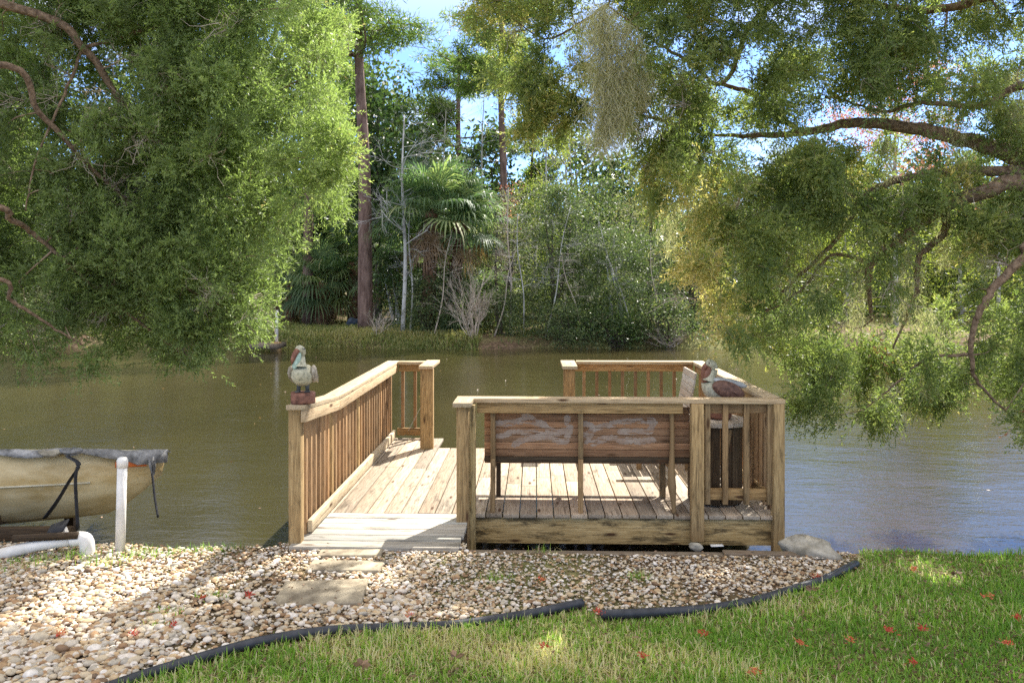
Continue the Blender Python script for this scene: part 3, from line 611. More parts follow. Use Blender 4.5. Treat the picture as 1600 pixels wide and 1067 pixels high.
gl = MB(); gp = [np.array(secs[i][1])*.5+np.array(secs[i][2])*.5+[0, -.006, 0] for i in range(nS-2)]; gl.tube(gp, .014, 6, flat=.6); gl.build('rub_strip', 'hulltop', boat, smooth=True)
MB().beam(np.array(secs[24][0])+[.0, -.012, -.105], np.array(secs[25][0])+[.06, -.002, -.095], .010, .05).build('orange_mark', 'orange', boat)
# tarp
nu, nv = 44, 12; TV = []
for i in range(nu+1):
    t_ = i/nu*1.0; s_ = t_*nS; a0 = int(min(nS-1, s_)); f_ = s_-a0; hw = HWS[a0]*(1-f_)+HWS[a0+1]*f_; x = -7.0+t_*3.83
    for j in range(nv+1):
        v_ = j/nv*2-1; ov = hw+.03; over = max(0, abs(v_)-.86)/.14
        yy = 6.85+np.sign(v_)*min(abs(v_)/.86, 1)*ov+np.sign(v_)*over*.008; zz = .568+.018*t_-.02*(1-abs(v_))-over*(.034+.03*math.sin(x*5)**2+.03*vnoise([[x*3, 0, 0]], 2, 4)[0]+.05*(t_ > .95))+.008*math.sin(x*9+v_*3)+.006*math.sin(x*21+v_*7)*(abs(v_) < .9)
        TV.append(tilt((x+.02*math.sin(v_*5), yy, zz)))
TF = [(i*(nv+1)+j, (i+1)*(nv+1)+j, (i+1)*(nv+1)+j+1, i*(nv+1)+j+1) for i in range(nu) for j in range(nv)]
o = MB().add(np.array(TV), TF).build('boat_tarp', 'tarp', smooth=True); md = o.modifiers.new('thick', 'SOLIDIFY'); md.thickness = .004; tag(o, 'crinkled grey tarp stretched over the yellowed boat', 'tarp')
def strap(P, w_, lab):
    Q = smoothline(P, 5); o = MB().tube(Q, w_, 6, flat=.3).build('black_strap', 'black'); tag(o, lab, 'strap', 'straps hanging off the boat tarp')
yn = 6.19
strap([W(105, 712, d=6.16), W(123, 726, d=6.12), W(108, 752, d=6.15), W(88, 785, d=6.2), W(70, 809, d=6.3)], .022, 'long black strap running diagonally across the boat hull')
strap([W(121, 728, d=6.10), W(118, 748, d=6.10), W(119, 780, d=6.11), W(122, 827, d=6.11)], .024, 'short tattered black strap hanging straight from the tarp middle')
strap([W(236, 728, d=6.5), W(239, 750, d=6.5), W(242, 778, d=6.5), W(247, 808, d=6.5)], .02, 'black strap dangling from the tarp at the bow over the water')
fb = MB(); 
for k_ in range(5):
    fb.leaves(np.array([W(232+k_*2.5, 712, d=6.48)]), np.array([[.12-.03*k_, -.02, -.6]]), .16, .06, .5)
fb.build('tarp_corner', 'tarp', o)
o = MB().ellipsoid(W(80, 706, d=6.45)+[0, 0, -.005], (.10, .08, .03), 18, 10, jitter=.5).build('rock', 'rock', smooth=True); tag(o, 'flat brown stone weighing down the boat tarp', 'rock')
o = MB().ellipsoid(W(112, 706, d=6.4), (.085, .06, .03), 14, 8, jitter=.8).build('tarp_bundle', 'tarp', smooth=True); tag(o, 'small bunched knot of grey tarp beside the stone on the boat', 'tarp')
# boat rack
rk = thing('boat_rack', (-4.5, 6.5, -.5), 'dark timber rack holding the yellowed boat above the water', 'rack')
for x in (-6.4, -4.35): MB().beam((x, 6.2, -.02), (x, 7.5, -.02), .09, .09).build('cross_beam', 'dark', rk, bevel=.005)
for x in (-6.4, -4.35):
    for y in (6.3, 7.4): MB().box((x, y, -.62), (.09, .09, 1.1)).build('post', 'dark', rk, bevel=.005)
MB().beam((-5.2, 6.06, -.06), (-3.55, 6.06, -.035), .06, .10).build('side_beam', 'dark', rk, bevel=.005)
# pvc pole
pl = thing('white_pole', W(187, 861, z=GZ), 'upright white plastic pole with rounded cap on the shore by the boat', 'pole')
b0 = W(187, 862, z=GZ); t0 = b0+[.02, 0, .66]
MB().tube([b0-[0, 0, .1], t0], .034, 20).build('pipe', 'pvc', pl, smooth=True); MB().tube([t0+[0, 0, -.05], t0+[0, 0, .0], t0+[0, 0, .018], t0+[0, 0, .026]], [.0385, .0385, .030, .008], 20).build('cap', 'pvc', pl, smooth=True)
pp = thing('pvc_pipe', W(60, 855, z=0), 'white plastic drain pipe with elbow lying on the gravel edge', 'pipe')
MB().tube([W(-60, 874, d=5.55), W(0, 866, d=5.6), W(60, 851, d=5.66), W(118, 842, d=5.7)], .041, 18).build('pipe', 'pvc', pp, smooth=True)
MB().tube(smoothline([W(112, 843, d=5.695), W(126, 841, d=5.70), W(135, 846, d=5.70), W(137, 858, d=5.70)+[0, 0, -.05]], 6), .050, 18).build('elbow', 'pvc', pp, smooth=True)
ru = MB(); ru.beam(W(20, 841, d=5.62), W(122, 836, d=5.66), .03, .045); ru = ru.build('rusty_plank', 'dark'); tag(ru, 'dark rusty plank resting on the white drain pipe', 'plank')
sl_ = thing('solar_light', W(92, 835, d=5.75), 'small solar spotlight with black panel behind the drain pipe', 'lamp')
MB().beam(W(76, 829, d=5.80), W(103, 820, d=5.78), .11, .012, up=(0, -.6, 1)).build('solar_panel', 'black', sl_)
MB().beam(W(92, 833, d=5.78), W(104, 828, d=5.78), .04, .05).build('housing', 'pvc', sl_, bevel=.004)
MB().tube([W(92, 836, d=5.79), W(88, 850, d=5.76)+[0, 0, -.05]], .008, 6).build('stake', 'black', sl_)

# ------------------------------------------------------------------ tree tools
def inpoly(x, y, P):
    P = np.array(P, float); c = np.zeros(len(x), bool); j = len(P)-1
    for i in range(len(P)):
        k = ((P[i, 1] > y) != (P[j, 1] > y)) & (x < (P[j, 0]-P[i, 0])*(y-P[i, 1])/(P[j, 1]-P[i, 1]+1e-9)+P[i, 0]); c ^= k; j = i
    return c
def cedar(name, label, base, limbs, polys, leaf, seed, goldf, dead, up):
    """limbs: list of (points, r0, r1); polys: (polygon, dmin, dmax, n clusters, keep fn)"""
    root = thing(name, base, label, 'tree'); tr = MB(); pts = []; rads = []
    for P, r0, r1 in limbs:
        Q = smoothline(P, 7); Q[1:-1] += RS.normal(size=(len(Q)-2, 3))*.005; rr = np.linspace(r0, r1, len(Q)); tr.tube(Q, rr, 9); pts.append(Q); rads.append(rr)
    LP = np.concatenate(pts); LR = np.concatenate(rads)
    tw = MB(); fo = MB(); fo2 = MB(); dt = MB(); centers = []
    BL = np.concatenate([q_ for q_, r_ in zip(pts, rads) if r_[0] > .03]) if name else LP; rel = BL-np.array([0, 0, H]); dd_ = rel@FW; ok_ = dd_ > 2
    BX = 800+FL*(rel@RT)[ok_]/dd_[ok_]; BY = HOR-FL*rel[ok_, 2]/dd_[ok_]
    def lmin(x, y): return np.min(np.hypot(x[:, None]-BX[None], y[:, None]-BY[None]), 1)
    for poly, d0, d1, nc, keep in polys:
        P = np.array(poly, float); cnt = 0
        while cnt < nc:
            x = RS.uniform(P[:, 0].min(), P[:, 0].max(), 400); y = RS.uniform(P[:, 1].min(), P[:, 1].max(), 400); d = RS.uniform(d0, d1, 400)
            x_, y_ = x+22*np.sin(y/23.+d)+14*np.sin(y/9.), y+16*np.sin(x/19.+d); k = inpoly(x_, y_, P); k &= ~((lmin(x, y) < 18) & (RS.rand(400) < (.75 if not up else .1))); C = np.array([W(a, b_, d=c) for a, b_, c in zip(x, y, d)]); k &= (vnoise(C, 3.0, seed) > (.44 if not up else .38)) | (RS.rand(400) < .2); k &= keep(x, y)
            for c, xx, yy in zip(C[k], x[k], y[k]):
                centers.append((c, xx, yy)); cnt += 1
                if cnt >= nc: break
    # secondary branches: connect every cluster, nearest node grows
    C = np.array([c[0] for c in centers]); near = np.array([np.min(np.linalg.norm(LP-c, axis=1)) for c in C]); order = np.argsort(near)
    NP = [LP]; NR = [LR]
    allP = LP.copy(); allR = LR.copy()
    for oi in order:
        c, xx, yy = centers[oi]; dist = np.linalg.norm(allP-c, axis=1)*(1+.25/(allR*40+.2)); i = int(np.argmin(dist)); a = allP[i]
        L = np.linalg.norm(c-a)
        if L < .05: continue
        midp = (a+c)/2+RS.normal(size=3)*L*.10+np.array([0, 0, -.06*L if not up else .06*L]); Q = smoothline([a, midp, c], 5)
        r0 = min(allR[i]*.75, .006+.012*L); rr = np.linspace(r0, .0035, len(Q)); tw.tube(Q, rr, 5, cap=False)
        allP = np.concatenate([allP, Q[2:]]); allR = np.concatenate([allR, rr[2:]])
        out = nrm((c-a)[None])[0]
        if RS.rand() < dead(xx, yy):
            for _ in range(16):
                s0 = Q[RS.randint(3, len(Q))]; v = nrm((out*.8+RS.normal(size=3)*.7)[None])[0]; l = RS.uniform(.08, .30); c1 = s0+v*l*.45+RS.normal(size=3)*.03; c2 = c1+nrm((v+RS.normal(size=3)*.5)[None])[0]*l*.35; c3 = c2+nrm((v+RS.normal(size=3)*.9)[None])[0]*l*.35; dt.tube([s0, c1, c2, c3], [.0035, .0026, .002, .0012], 3, cap=False); dt.tube([c1, c1+RS.normal(size=3)*l*.3], [.002, .001], 3, cap=False)
            if RS.rand() < .55: continue
        ns = RS.randint(44, 74); spread = RS.uniform(.10, .20)
        # sub twigs from the cluster axis
        tt = RS.rand(ns)**.6; O = a+(c-a)*np.clip(.45+.55*tt, 0, 1)[:, None]+RS.normal(size=(ns, 3))*spread*.45
        V = out*.75+RS.normal(size=(ns, 3))*.62; V[:, 2] += (.15 if up else -.28); V = nrm(V); Ls = RS.uniform(.10, .26, ns)
        K = 14; t_ = np.linspace(.05, 1, K)[None, :, None]; pos = O[:, None]+V[:, None]*Ls[:, None, None]*t_; pos[..., 2] += (-.18 if not up else -.06)*Ls[:, None]*t_[..., 0]**2
        sd_ = nrm(np.cross(V, RS.normal(size=(ns, 3)))); s2 = np.cross(V, sd_); ph = RS.rand(ns, K)*2*PI
        side = sd_[:, None]*np.cos(ph)[..., None]+s2[:, None]*np.sin(ph)[..., None]
        ld = V[:, None]*.9+side*.75+RS.normal(size=(ns, K, 3))*.2
        gold = goldf(xx, yy, c); tn = np.clip(RS.rand()*.24+.04+RS.rand(ns, 1)*.34+t_[0, :, 0]*.16+RS.rand(ns, K)*.14+gold, 0, .9 if gold <= 0 else 1)
        ll = (.056*(1-.4*t_[0, :, 0]))[None].repeat(ns, 0)*RS.uniform(.7, 1.25, (ns, K)); ll = ll.ravel()
        tgt = fo2 if RS.rand() < .0022 else fo
        tgt.leaves(pos.reshape(-1, 3), ld.reshape(-1, 3), ll, .0118, tn.ravel())
    tr.build('trunk', 'bark', root, smooth=True); tw.build('twigs', 'twig', root); fo.build('foliage', leaf, root)
    if fo2.n: fo2.build('dead_foliage', 'rust', root)
    if dt.n: dt.build('dead_twigs', 'deadtwig', root)
    return root
def L(pts, d, r0, r1):
    dd = np.linspace(d[0], d[1], len(pts)) if isinstance(d, tuple) else np.full(len(pts), d)
    return ([W(a, b_, d=c) for (a, b_), c in zip(pts, dd)], r0, r1)
# left cedar
tb = np.array([-7.2, 5.0, -.1])
trunk = ([tb, tb+[.1, 0, 1.5], tb+[.35, .1, 3.0], tb+[.6, .3, 4.6], tb+[.7, .4, 6.5]], .26, .12)
j1 = tb+[.35, .1, 3.0]; j2 = tb+[.6, .3, 4.6]; j0 = tb+[.15, 0, 1.9]
Llimbs = [trunk,
 ([j2, *L([(20, 10), (130, 75), (190, 160), (262, 238), (335, 300), (400, 330), (430, 355)], (6.9, 8.6), 0, 0)[0]], .045, .010),
 L([(250, 182), (300, 180), (370, 165), (460, 130), (545, 85)], (7.9, 8.6), .024, .006),
 L([(300, 178), (340, 152), (420, 125), (520, 95)], (7.95, 8.2), .014, .005),
 L([(325, 245), (390, 275), (440, 268), (495, 225)], (8.2, 8.8), .02, .005),
 ([j1, *L([(-30, 100), (60, 175), (150, 270), (235, 345), (300, 420)], (6.6, 8.0), 0, 0)[0]], .036, .008),
 L([(295, 432), (345, 415), (390, 385), (425, 335)], (8.0, 8.3), .016, .005),
 ([j1, *L([(-60, 310), (20, 345), (60, 372), (150, 450), (240, 520), (300, 560)], (6.4, 7.8), 0, 0)[0]], .032, .008),
 ([j0, *L([(-60, 430), (20, 470), (80, 510), (130, 540)], (6.3, 7.0), 0, 0)[0]], .024, .006),
 L([(130, 75), (100, 150), (60, 240), (40, 330)], (7.2, 6.9), .016, .006), L([(190, 160), (120, 230), (110, 330), (170, 420), (230, 470)], (7.5, 7.5), .022, .006),
 L([(130, 75), (260, 40), (380, 20), (480, -20)], (7.2, 8.4), .018, .006), L([(150, 450), (250, 440), (330, 470), (400, 520)], (7.2, 7.8), .02, .006)]
Lpoly = [(-90, -120), (520, -120), (505, 20), (512, 100), (532, 190), (540, 250), (512, 320), (462, 380), (432, 440), (410, 500), (365, 535), (300, 555), (235, 545), (150, 520), (100, 530), (20, 555), (-90, 560)]
def Lkeep(x, y):
    hole = ((x-150)/95)**2+((y-130)/75)**2; return (RS.rand(len(x)) < np.clip(hole*.8, .12, 1)) & ~((((x-70)/60)**2+((y-330)/40)**2 < 1) & (RS.rand(len(x)) < .5))
cedar('cedar_tree', 'large bright green cedar overhanging the creek on the left', tb, Llimbs,
      [(Lpoly, 6.9, 9.6, 1150, Lkeep), ([(140, 570), (170, 560), (168, 592), (145, 590)], 6.8, 7.0, 2, lambda x, y: x > 0)],
      'cedarL', 3, lambda x, y, c: .16*np.clip((x-330)/180, 0, 1)+.06*RS.rand()-.08*np.clip((250-x)/250, 0, 1), lambda x, y: .09+.55*math.exp(-((x-180)/110)**2-((y-170)/110)**2)+.25*(y > 430), True)
# right cedar
rb = np.array([6.6, 6.0, -.1]); k1 = rb+[-.3, .1, 2.4]; k2 = rb+[-.5, .2, 3.8]; k0 = rb+[-.1, 0, 1.5]
Rlimbs = [([rb, k0, k1, k2, rb+[-.6, .2, 6.2]], .30, .14),
 ([k1, *L([(1680, 275), (1600, 250), (1540, 228), (1440, 203), (1340, 192), (1250, 208), (1180, 212), (1110, 211)], (7.0, 8.2), 0, 0)[0]], .11, .014),
 ([k1, *L([(1640, 275), (1560, 268), (1470, 270), (1390, 285), (1345, 315), (1315, 365), (1240, 440), (1190, 495)], (6.9, 8.0), 0, 0)[0]], .06, .010),
 ([k1-[0, 0, .2], *L([(1640, 290), (1540, 300), (1480, 322), (1420, 362), (1365, 410), (1357, 440), (1362, 500)], (6.8, 7.6), 0, 0)[0]], .085, .016),
 L([(1478, 324), (1474, 365), (1437, 400), (1432, 450), (1418, 490), (1395, 545)], (7.1, 7.3), .04, .008),
 ([k0, *L([(1660, 390), (1600, 405), (1550, 455), (1525, 500), (1517, 555), (1530, 600), (1590, 660)], (6.5, 6.9), 0, 0)[0]], .05, .008),
 L([(1365, 410), (1300, 400), (1250, 455), (1195, 490)], (7.6, 7.7), .022, .006), L([(1517, 555), (1450, 560), (1400, 600), (1350, 640)], (6.85, 7.1), .016, .005),
 ([k2, *L([(1650, -40), (1560, -10), (1470, 15), (1400, 12), (1355, 3), (1250, -20)], (6.9, 7.8), 0, 0)[0]], .06, .012),
 ([k2, *L([(1640, 130), (1590, 135), (1530, 165), (1440, 160), (1380, 175), (1300, 150)], (6.9, 7.6), 0, 0)[0]], .05, .008),
 L([(1250, -20), (1180, 30), (1130, 130), (1080, 100), (1010, 55), (950, 10)], (7.8, 7.6), .032, .008),
 L([(1250, 208), (1180, 150), (1120, 130)], (7.9, 7.9), .03, .02), L([(950, 10), (900, 40), (850, 60), (790, 20)], (7.6, 7.8), .016, .005),
 L([(1010, 55), (930, 150), (880, 140), (820, 60)], (7.7, 7.8), .014, .005), L([(1110, 211), (1000, 180), (925, 168), (880, 140)], (8.0, 8.0), .018, .006), L([(925, 168), (870, 190), (800, 205)], (8.0, 8.0), .010, .004),
 L([(1110, 211), (1120, 290), (1100, 370), (1110, 440)], (8.1, 8.2), .02, .006), L([(1240, 300), (1180, 330), (1130, 350)], (7.9, 8.2), .014, .005), L([(1345, 315), (1290, 290), (1200, 300)], (7.6, 8.0), .018, .006)]
Rmain = [(940, -120), (1680, -120), (1680, 660), (1600, 650), (1565, 575), (1500, 590), (1440, 630), (1350, 640), (1290, 610), (1240, 560), (1180, 545), (1125, 500), (1085, 460), (1080, 400), (1110, 320), (1010, 280), (955, 200)]
def Rkeep(x, y):
    r = RS.rand(len(x)); g = np.exp(-((x-1430)/190)**2-((y-440)/90)**2); g2 = np.exp(-((x-1400)/160)**2-((y-215)/38)**2); g3 = np.exp(-((x-1160)/70)**2-((y-200)/60)**2)*.5; g4 = np.exp(-((x-1080)/60)**2-((y-270)/60)**2)*.3
    return r > np.clip(g*.88+g2*.8+g3+g4, 0, .92)
Rsp = [(770, -60), (940, -60), (930, 160), (890, 205), (790, 215), (830, 150), (765, 100), (735, 60)]
cedar('cedar_tree', 'broad bronze and green cedar with bent limbs overhanging on the right', rb, Rlimbs,
      [(Rmain, 6.6, 8.5, 780, Rkeep), (Rsp, 7.5, 8.2, 64, lambda x, y: x > 0), ([(1245, 590), (1300, 600), (1290, 640), (1262, 625)], 6.9, 7.2, 5, lambda x, y: x > 0), ([(1570, 620), (1680, 640), (1680, 670), (1590, 660)], 6.4, 6.8, 8, lambda x, y: x > 0)],
      'cedarR', 8, lambda x, y, c: (.42 if RS.rand() < .6 else .12)*np.clip((1190-x)/100, 0, 1)*np.clip((y-240)/60, 0, 1)+(.22*RS.rand())*(x < 960)+(.20*(RS.rand() < .10)), lambda x, y: .08+.4*math.exp(-((x-1420)/160)**2-((y-440)/110)**2), False)
# spanish moss
def moss(u, v, w_, ln, d, n_, lab, seed=0):
    c = W(u, v, d=d); sx = w_/FL*d; Lm = ln/FL*d; mb = MB(); segs = 12
    tz = RS.rand(n_)**1.15*.86; lobe = .5+.5*np.sin(tz*9+w_); wdt = sx*(.10+.30*(1-tz)**.8*np.clip(tz*7+.25, 0, 1)+.06*lobe)
    O = c+np.stack([RS.normal(size=n_)*wdt+sx*.12*np.sin(tz*5+ln), RS.normal(size=n_)*wdt*.8, -tz*Lm], 1); l = RS.uniform(.10, .26, n_)*max(Lm, .5)
    P = [O]; dirx = RS.normal(size=(n_, 3))
    for s_ in range(segs):
        dirx = dirx*.45+RS.normal(size=(n_, 3))*[.85, .85, .5]; stp = dirx*.8; stp[:, 2] -= .75; P.append(P[-1]+stp*(l/segs)[:, None])
    P = np.stack(P, 1); th = .0014*RS.uniform(.7, 1.6, n_); sd_ = nrm(RS.normal(size=(n_, 3))*[1, 1, .1])[:, None]*th[:, None, None]
    V = np.stack([P-sd_, P+sd_], 2).reshape(-1, 3); k_ = (segs+1)*2; b0 = k_*np.arange(n_)[:, None, None]; j = 2*np.arange(segs)[None, :, None]
    F_ = (b0+j+np.array([0, 1, 3, 2])[None, None]).reshape(-1, 4); mb.add(V, F_, np.repeat(RS.rand(n_), k_)); o = mb.build('spanish_moss', 'moss'); tag(o, lab, 'moss', 'spanish moss hanging off the right cedar')
moss(944, 5, 34, 250, 6.6, 2200, 'longest thick beard of spanish moss hanging near the sky gap')
moss(970, 35, 38, 190, 6.65, 1500, 'broad tan moss beard directly right of the longest one')
moss(1002, 105, 30, 75, 6.7, 500, 'short frayed moss tuft right of the broad tan beard')
moss(912, 20, 26, 110, 7.6, 300, 'thin wispy moss strand left of the longest beard')
moss(1098, 215, 30, 230, 8.05, 800, 'long narrow moss beard hanging above the end of the dock')
moss(1052, 240, 24, 170, 8.1, 420, 'narrow moss strand left of the long narrow beard')
moss(1210, 215, 24, 90, 7.8, 300, 'short moss tuft below the thick bent limb')
moss(1045, 180, 24, 60, 7.7, 260, 'small pale moss puff high beside the bronze foliage')
moss(1275, 370, 26, 130, 7.6, 420, 'pale moss hanging from the drooping middle limb')
moss(1415, 360, 34, 150, 7.2, 600, 'grey moss hanging from the forked thick limb')
moss(1500, 190, 40, 110, 7.3, 520, 'tan moss draped below the upper right limbs')
moss(1590, 110, 30, 120, 7.1, 400, 'moss tuft at the right edge near the thick limb')
moss(1450, 480, 34, 150, 7.2, 500, 'low pale moss hanging over the bright water on the right')
moss(1340, 400, 30, 120, 7.5, 420, 'moss clump around the dark vertical branch')
moss(1385, 215, 22, 80, 7.3, 220, 'short moss strand under the middle of the thick limb')
moss(1305, 250, 18, 120, 7.5, 240, 'thin moss strand between the two middle limbs')
moss(1470, 300, 22, 130, 7.1, 300, 'moss strand hanging behind the forked limb')
moss(1540, 330, 24, 140, 6.9, 320, 'moss strand in front of the lower right limb')
moss(1235, 420, 18, 110, 7.6, 220, 'thin moss strand over the low yellow green tree')
moss(1160, 330, 24, 110, 8.0, 300, 'thin moss strands among the golden cedar tips')

# ------------------------------------------------------------------ far trees
def crown_pts(c, r, ncl, per, cs, seed=0, hollow=.5, bush=False):
    v = nrm(RS.normal(size=(ncl, 3)))*(RS.rand(ncl, 1)**hollow)
    if bush:
        t = RS.uniform(-1, 1, ncl); a = RS.rand(ncl)*2*PI; q = RS.rand(ncl)**.5*(1.02-.62*np.clip((t+.2)/1.2, 0, 1)**1.8)*(1+.25*np.sin(a*3+t*4)); v = np.stack([np.cos(a)*q, np.sin(a)*q, t], 1)
    C = c+v*np.array(r); s_ = cs*RS.uniform(.6, 1.35, ncl)
    P = C[:, None]+RS.normal(size=(ncl, per, 3))*s_[:, None, None]*np.array([1, 1, .6])*.5; return C, P
def broadleaf(base, h, r, leafm, lsize, ncl, per, cs, label, cat='tree', name='broadleaf_tree', tr=.12, bark='darkbark', crown_lo=.3, trunks=1, tints=(.0, 1.), group=None, lean=0., aspect=.5, zsq=1.0, limbs=14, density=1.):
    base = np.array(base, float); base[2] = gh(base[0], base[1])-.05; root = thing(name, base, label, cat, group)
    cz = base[2]+h*(crown_lo+1)/2; c = np.array([base[0]+lean, base[1], cz]); rr = (r, r*.9, h*(1-crown_lo)/2*zsq)
    C, P = crown_pts(c, rr, ncl, per, cs, bush=crown_lo < .1); per = P.shape[1]
    tn = np.clip((RS.rand(ncl, 1)*.5+RS.rand(ncl, per)*.5)*(tints[1]-tints[0])+tints[0], 0, 1)
    n_ = ncl*per; dr = RS.normal(size=(n_, 3)); dr[:, 2] -= .2
    MB().leaves(P.reshape(-1, 3), dr, lsize*RS.uniform(.6, 1.4, n_), lsize*aspect*RS.uniform(.6, 1.3, n_), tn.ravel()).build('crown', leafm, root)
    tm = MB()
    for k_ in range(trunks):
        a = base+[RS.normal()*.12*(trunks > 1), RS.normal()*.1*(trunks > 1), 0]; top = c+[RS.normal()*r*.25*(trunks > 1), 0, rr[2]*.55]; mid = (a+top)/2+RS.normal(size=3)*[.12, .1, 0]*h*.15
        Q = smoothline([a, mid, top], 6); R_ = np.linspace(tr, tr*.2, len(Q)); tm.tube(Q, R_, 8)
        for i in RS.choice(ncl, min(ncl, limbs//trunks), replace=False):
            t_ = C[i]; j = int(np.argmin(np.linalg.norm(Q-(t_-[0, 0, .25*h*.3]), axis=1))); s0 = Q[j]; tm.tube(smoothline([s0, (s0+t_)/2+RS.normal(size=3)*.12, t_], 3), np.linspace(max(R_[j]*.5, .012), .008, 7), 5, cap=False)
    tm.build('trunk', bark, root, smooth=True); return root
def at(u, d, z=0): p_ = W(u, 440, d=d); return (p_[0], p_[1], z)
def pine(u, d, h, r0, crown_from, spread, label, lean=0., nb=18, tuft=.35, bare=0, tuftn=5):
    base = np.array(at(u, d)); base[2] = gh(base[0], base[1])-.05; root = thing('pine_tree', base, label, 'tree'); top = base+[lean, 0, h]
    Q = smoothline([base, base*.6+top*.4+[.06, 0, 0], base*.3+top*.7-[.08, 0, 0], top], 8); R_ = np.linspace(r0, r0*.35, len(Q)); tm = MB().tube(Q, R_, 12); nd = MB()
    for k_ in range(nb):
        t_ = crown_from+(1-crown_from)*(k_+RS.rand())/nb; i = int(t_*(len(Q)-1)); s0 = Q[i]; a = RS.rand()*2*PI; l = spread*(1.15-.7*(t_-crown_from)/(1-crown_from))*RS.uniform(.6, 1.2)
        e_ = s0+[math.cos(a)*l, math.sin(a)*l, l*RS.uniform(.0, .45)]; m_ = (s0+e_)/2+[0, 0, -.1*l]+RS.normal(size=3)*.12*l; B = smoothline([s0, m_, e_], 5); tm.tube(B, np.linspace(max(.03, R_[i]*.35), .012, len(B)), 6, cap=False)
        for q_ in range(int(tuftn+l*1.3)):
            j = RS.randint(3, len(B)); c_ = B[j]+RS.normal(size=3)*[.5, .5, .25]*l*.28; tm.tube([B[j], (B[j]+c_)/2+RS.normal(size=3)*.05, c_], [.016, .012, .008], 4, cap=False)
            n_ = 120; P_ = c_+RS.normal(size=(n_, 3))*tuft*.42*np.array([1, 1, .6]); dr = nrm(RS.normal(size=(n_, 3))*.8+nrm(P_-c_)); nd.leaves(P_, dr, RS.uniform(.20, .36, n_), .038*max(1, d/32), np.clip(RS.rand()*.5+RS.rand(n_)*.5, 0, 1))
    tm.build('trunk', 'pinebark', root, smooth=True); nd.build('crown', 'needle', root); return root
pine(571, 31.5, 15.5, .31, .66, 3.0, 'thick straight pine trunk standing on the grassy far bank', lean=-.25, nb=22, tuft=.55)
pine(785, 38, 16, .22, .62, 3.6, 'tall pine rising in the sky gap right of the palms', nb=20, tuft=.4)
pine(718, 46, 15.2, .24, .58, 3.6, 'distant pine seen behind the white bare tree', nb=22, tuft=.55)
pine(833, 48, 11, .16, .55, 2.0, 'thin distant pine just left of the hanging moss', nb=14, tuft=.4, tuftn=3)
pine(480, 36, 16, .25, .5, 3.4, 'pine behind the right edge of the left cedar', nb=24, tuft=.6)
# magnolia like dark trees behind the palms
broadleaf(at(590, 35), 11.2, 2.6, 'leafdark', .30, 190, 26, .75, 'dark glossy leaved tree behind the thick pine trunk', tr=.20, crown_lo=.22, tints=(0, .95), limbs=24)
broadleaf(at(655, 40), 10.0, 3.0, 'leafdark', .32, 110, 20, .8, 'dark leaved tree rising behind the big palm crown', tr=.2, crown_lo=.3, tints=(0, .9), limbs=22)
broadleaf(at(735, 42), 7.6, 2.4, 'leafdark', .30, 110, 24, .8, 'dark leaved tree under the distant pine', tr=.16, crown_lo=.2, tints=(0, .8))
broadleaf(at(520, 40), 8.2, 3.2, 'leafdark', .30, 190, 26, .8, 'dark tree behind the small palms on the left bank', tr=.2, crown_lo=.15, tints=(0, .7))
# understory / mid shrubs, listed left to right
rows = [
 (830, 37, 6.6, 1.9, 'leafyel', .11, 90, 60, 'sparse yellow green tree behind the leafy bank bushes'),
 (795, 32.5, 5.4, 1.5, 'leafgrey', .085, 80, 60, 'thin leaved olive sapling clump right of the palm'),
 (868, 31.5, 5.6, 2.0, 'leafmid', .10, 170, 120, 'tall dense green bush, left of the pair on the far bank'),
 (975, 31.0, 3.9, 2.2, 'leafmid', .10, 170, 120, 'wide low green bush at the waterline before the right cedar'),
 (925, 34, 6.2, 1.8, 'leafmid', .12, 110, 70, 'rounded green tree between and behind the bank bushes'),
 (1010, 36, 6.8, 2.4, 'leafgrey', .11, 120, 70, 'greyish leafed tree behind the wide low bush'),
 (1085, 33, 4.6, 2.0, 'leafdark', .12, 120, 70, 'dark bush partly hidden by the golden cedar tips'),
 (880, 29.3, 1.3, 1.5, 'leafmid', .085, 90, 80, 'low bush hanging over the water below the tall green bush'),
 (1040, 29.3, 1.6, 1.4, 'leafmid', .085, 90, 80, 'low bush touching the water left of the right cedar'),
 (950, 29.2, 1.1, 1.2, 'leafdark', .10, 60, 70, 'dark low bush at the water edge between its neighbours'),
 (660, 30.6, 1.9, 1.2, 'leafmid', .10, 70, 70, 'low leafy shrub below the white bare tree'),
 (705, 31.2, 2.4, 1.3, 'leafdark', .11, 70, 60, 'low dark shrub behind the bare twiggy bush'),
 (785, 30.4, 1.7, 1.2, 'leafmid', .09, 60, 70, 'low leafy shrub right of the bare twiggy bush'),
 (620, 33, 3.0, 1.3, 'leafdark', .12, 80, 60, 'dark shrub beside the base of the thick pine'),
 (755, 36, 5.0, 2.0, 'leafmid', .12, 110, 60, 'green understory tree behind the bare bush'),
 (690, 37, 4.6, 2.0, 'leafdark', .13, 110, 60, 'dark understory tree behind the palm trunk')]
for (u, d, h, r, lm, ls, nc, pr, lb) in rows: broadleaf(at(u, d), h, r, lm, ls, nc, pr, .62, lb, name='bank_shrub' if h < 4.7 else 'broadleaf_tree', cat='shrub' if h < 4.7 else 'tree', tr=.05+.01*h, bark='darkbark' if RS.rand() < .6 else 'greybark', crown_lo=.04, trunks=3 if h < 6 else 2, limbs=20)
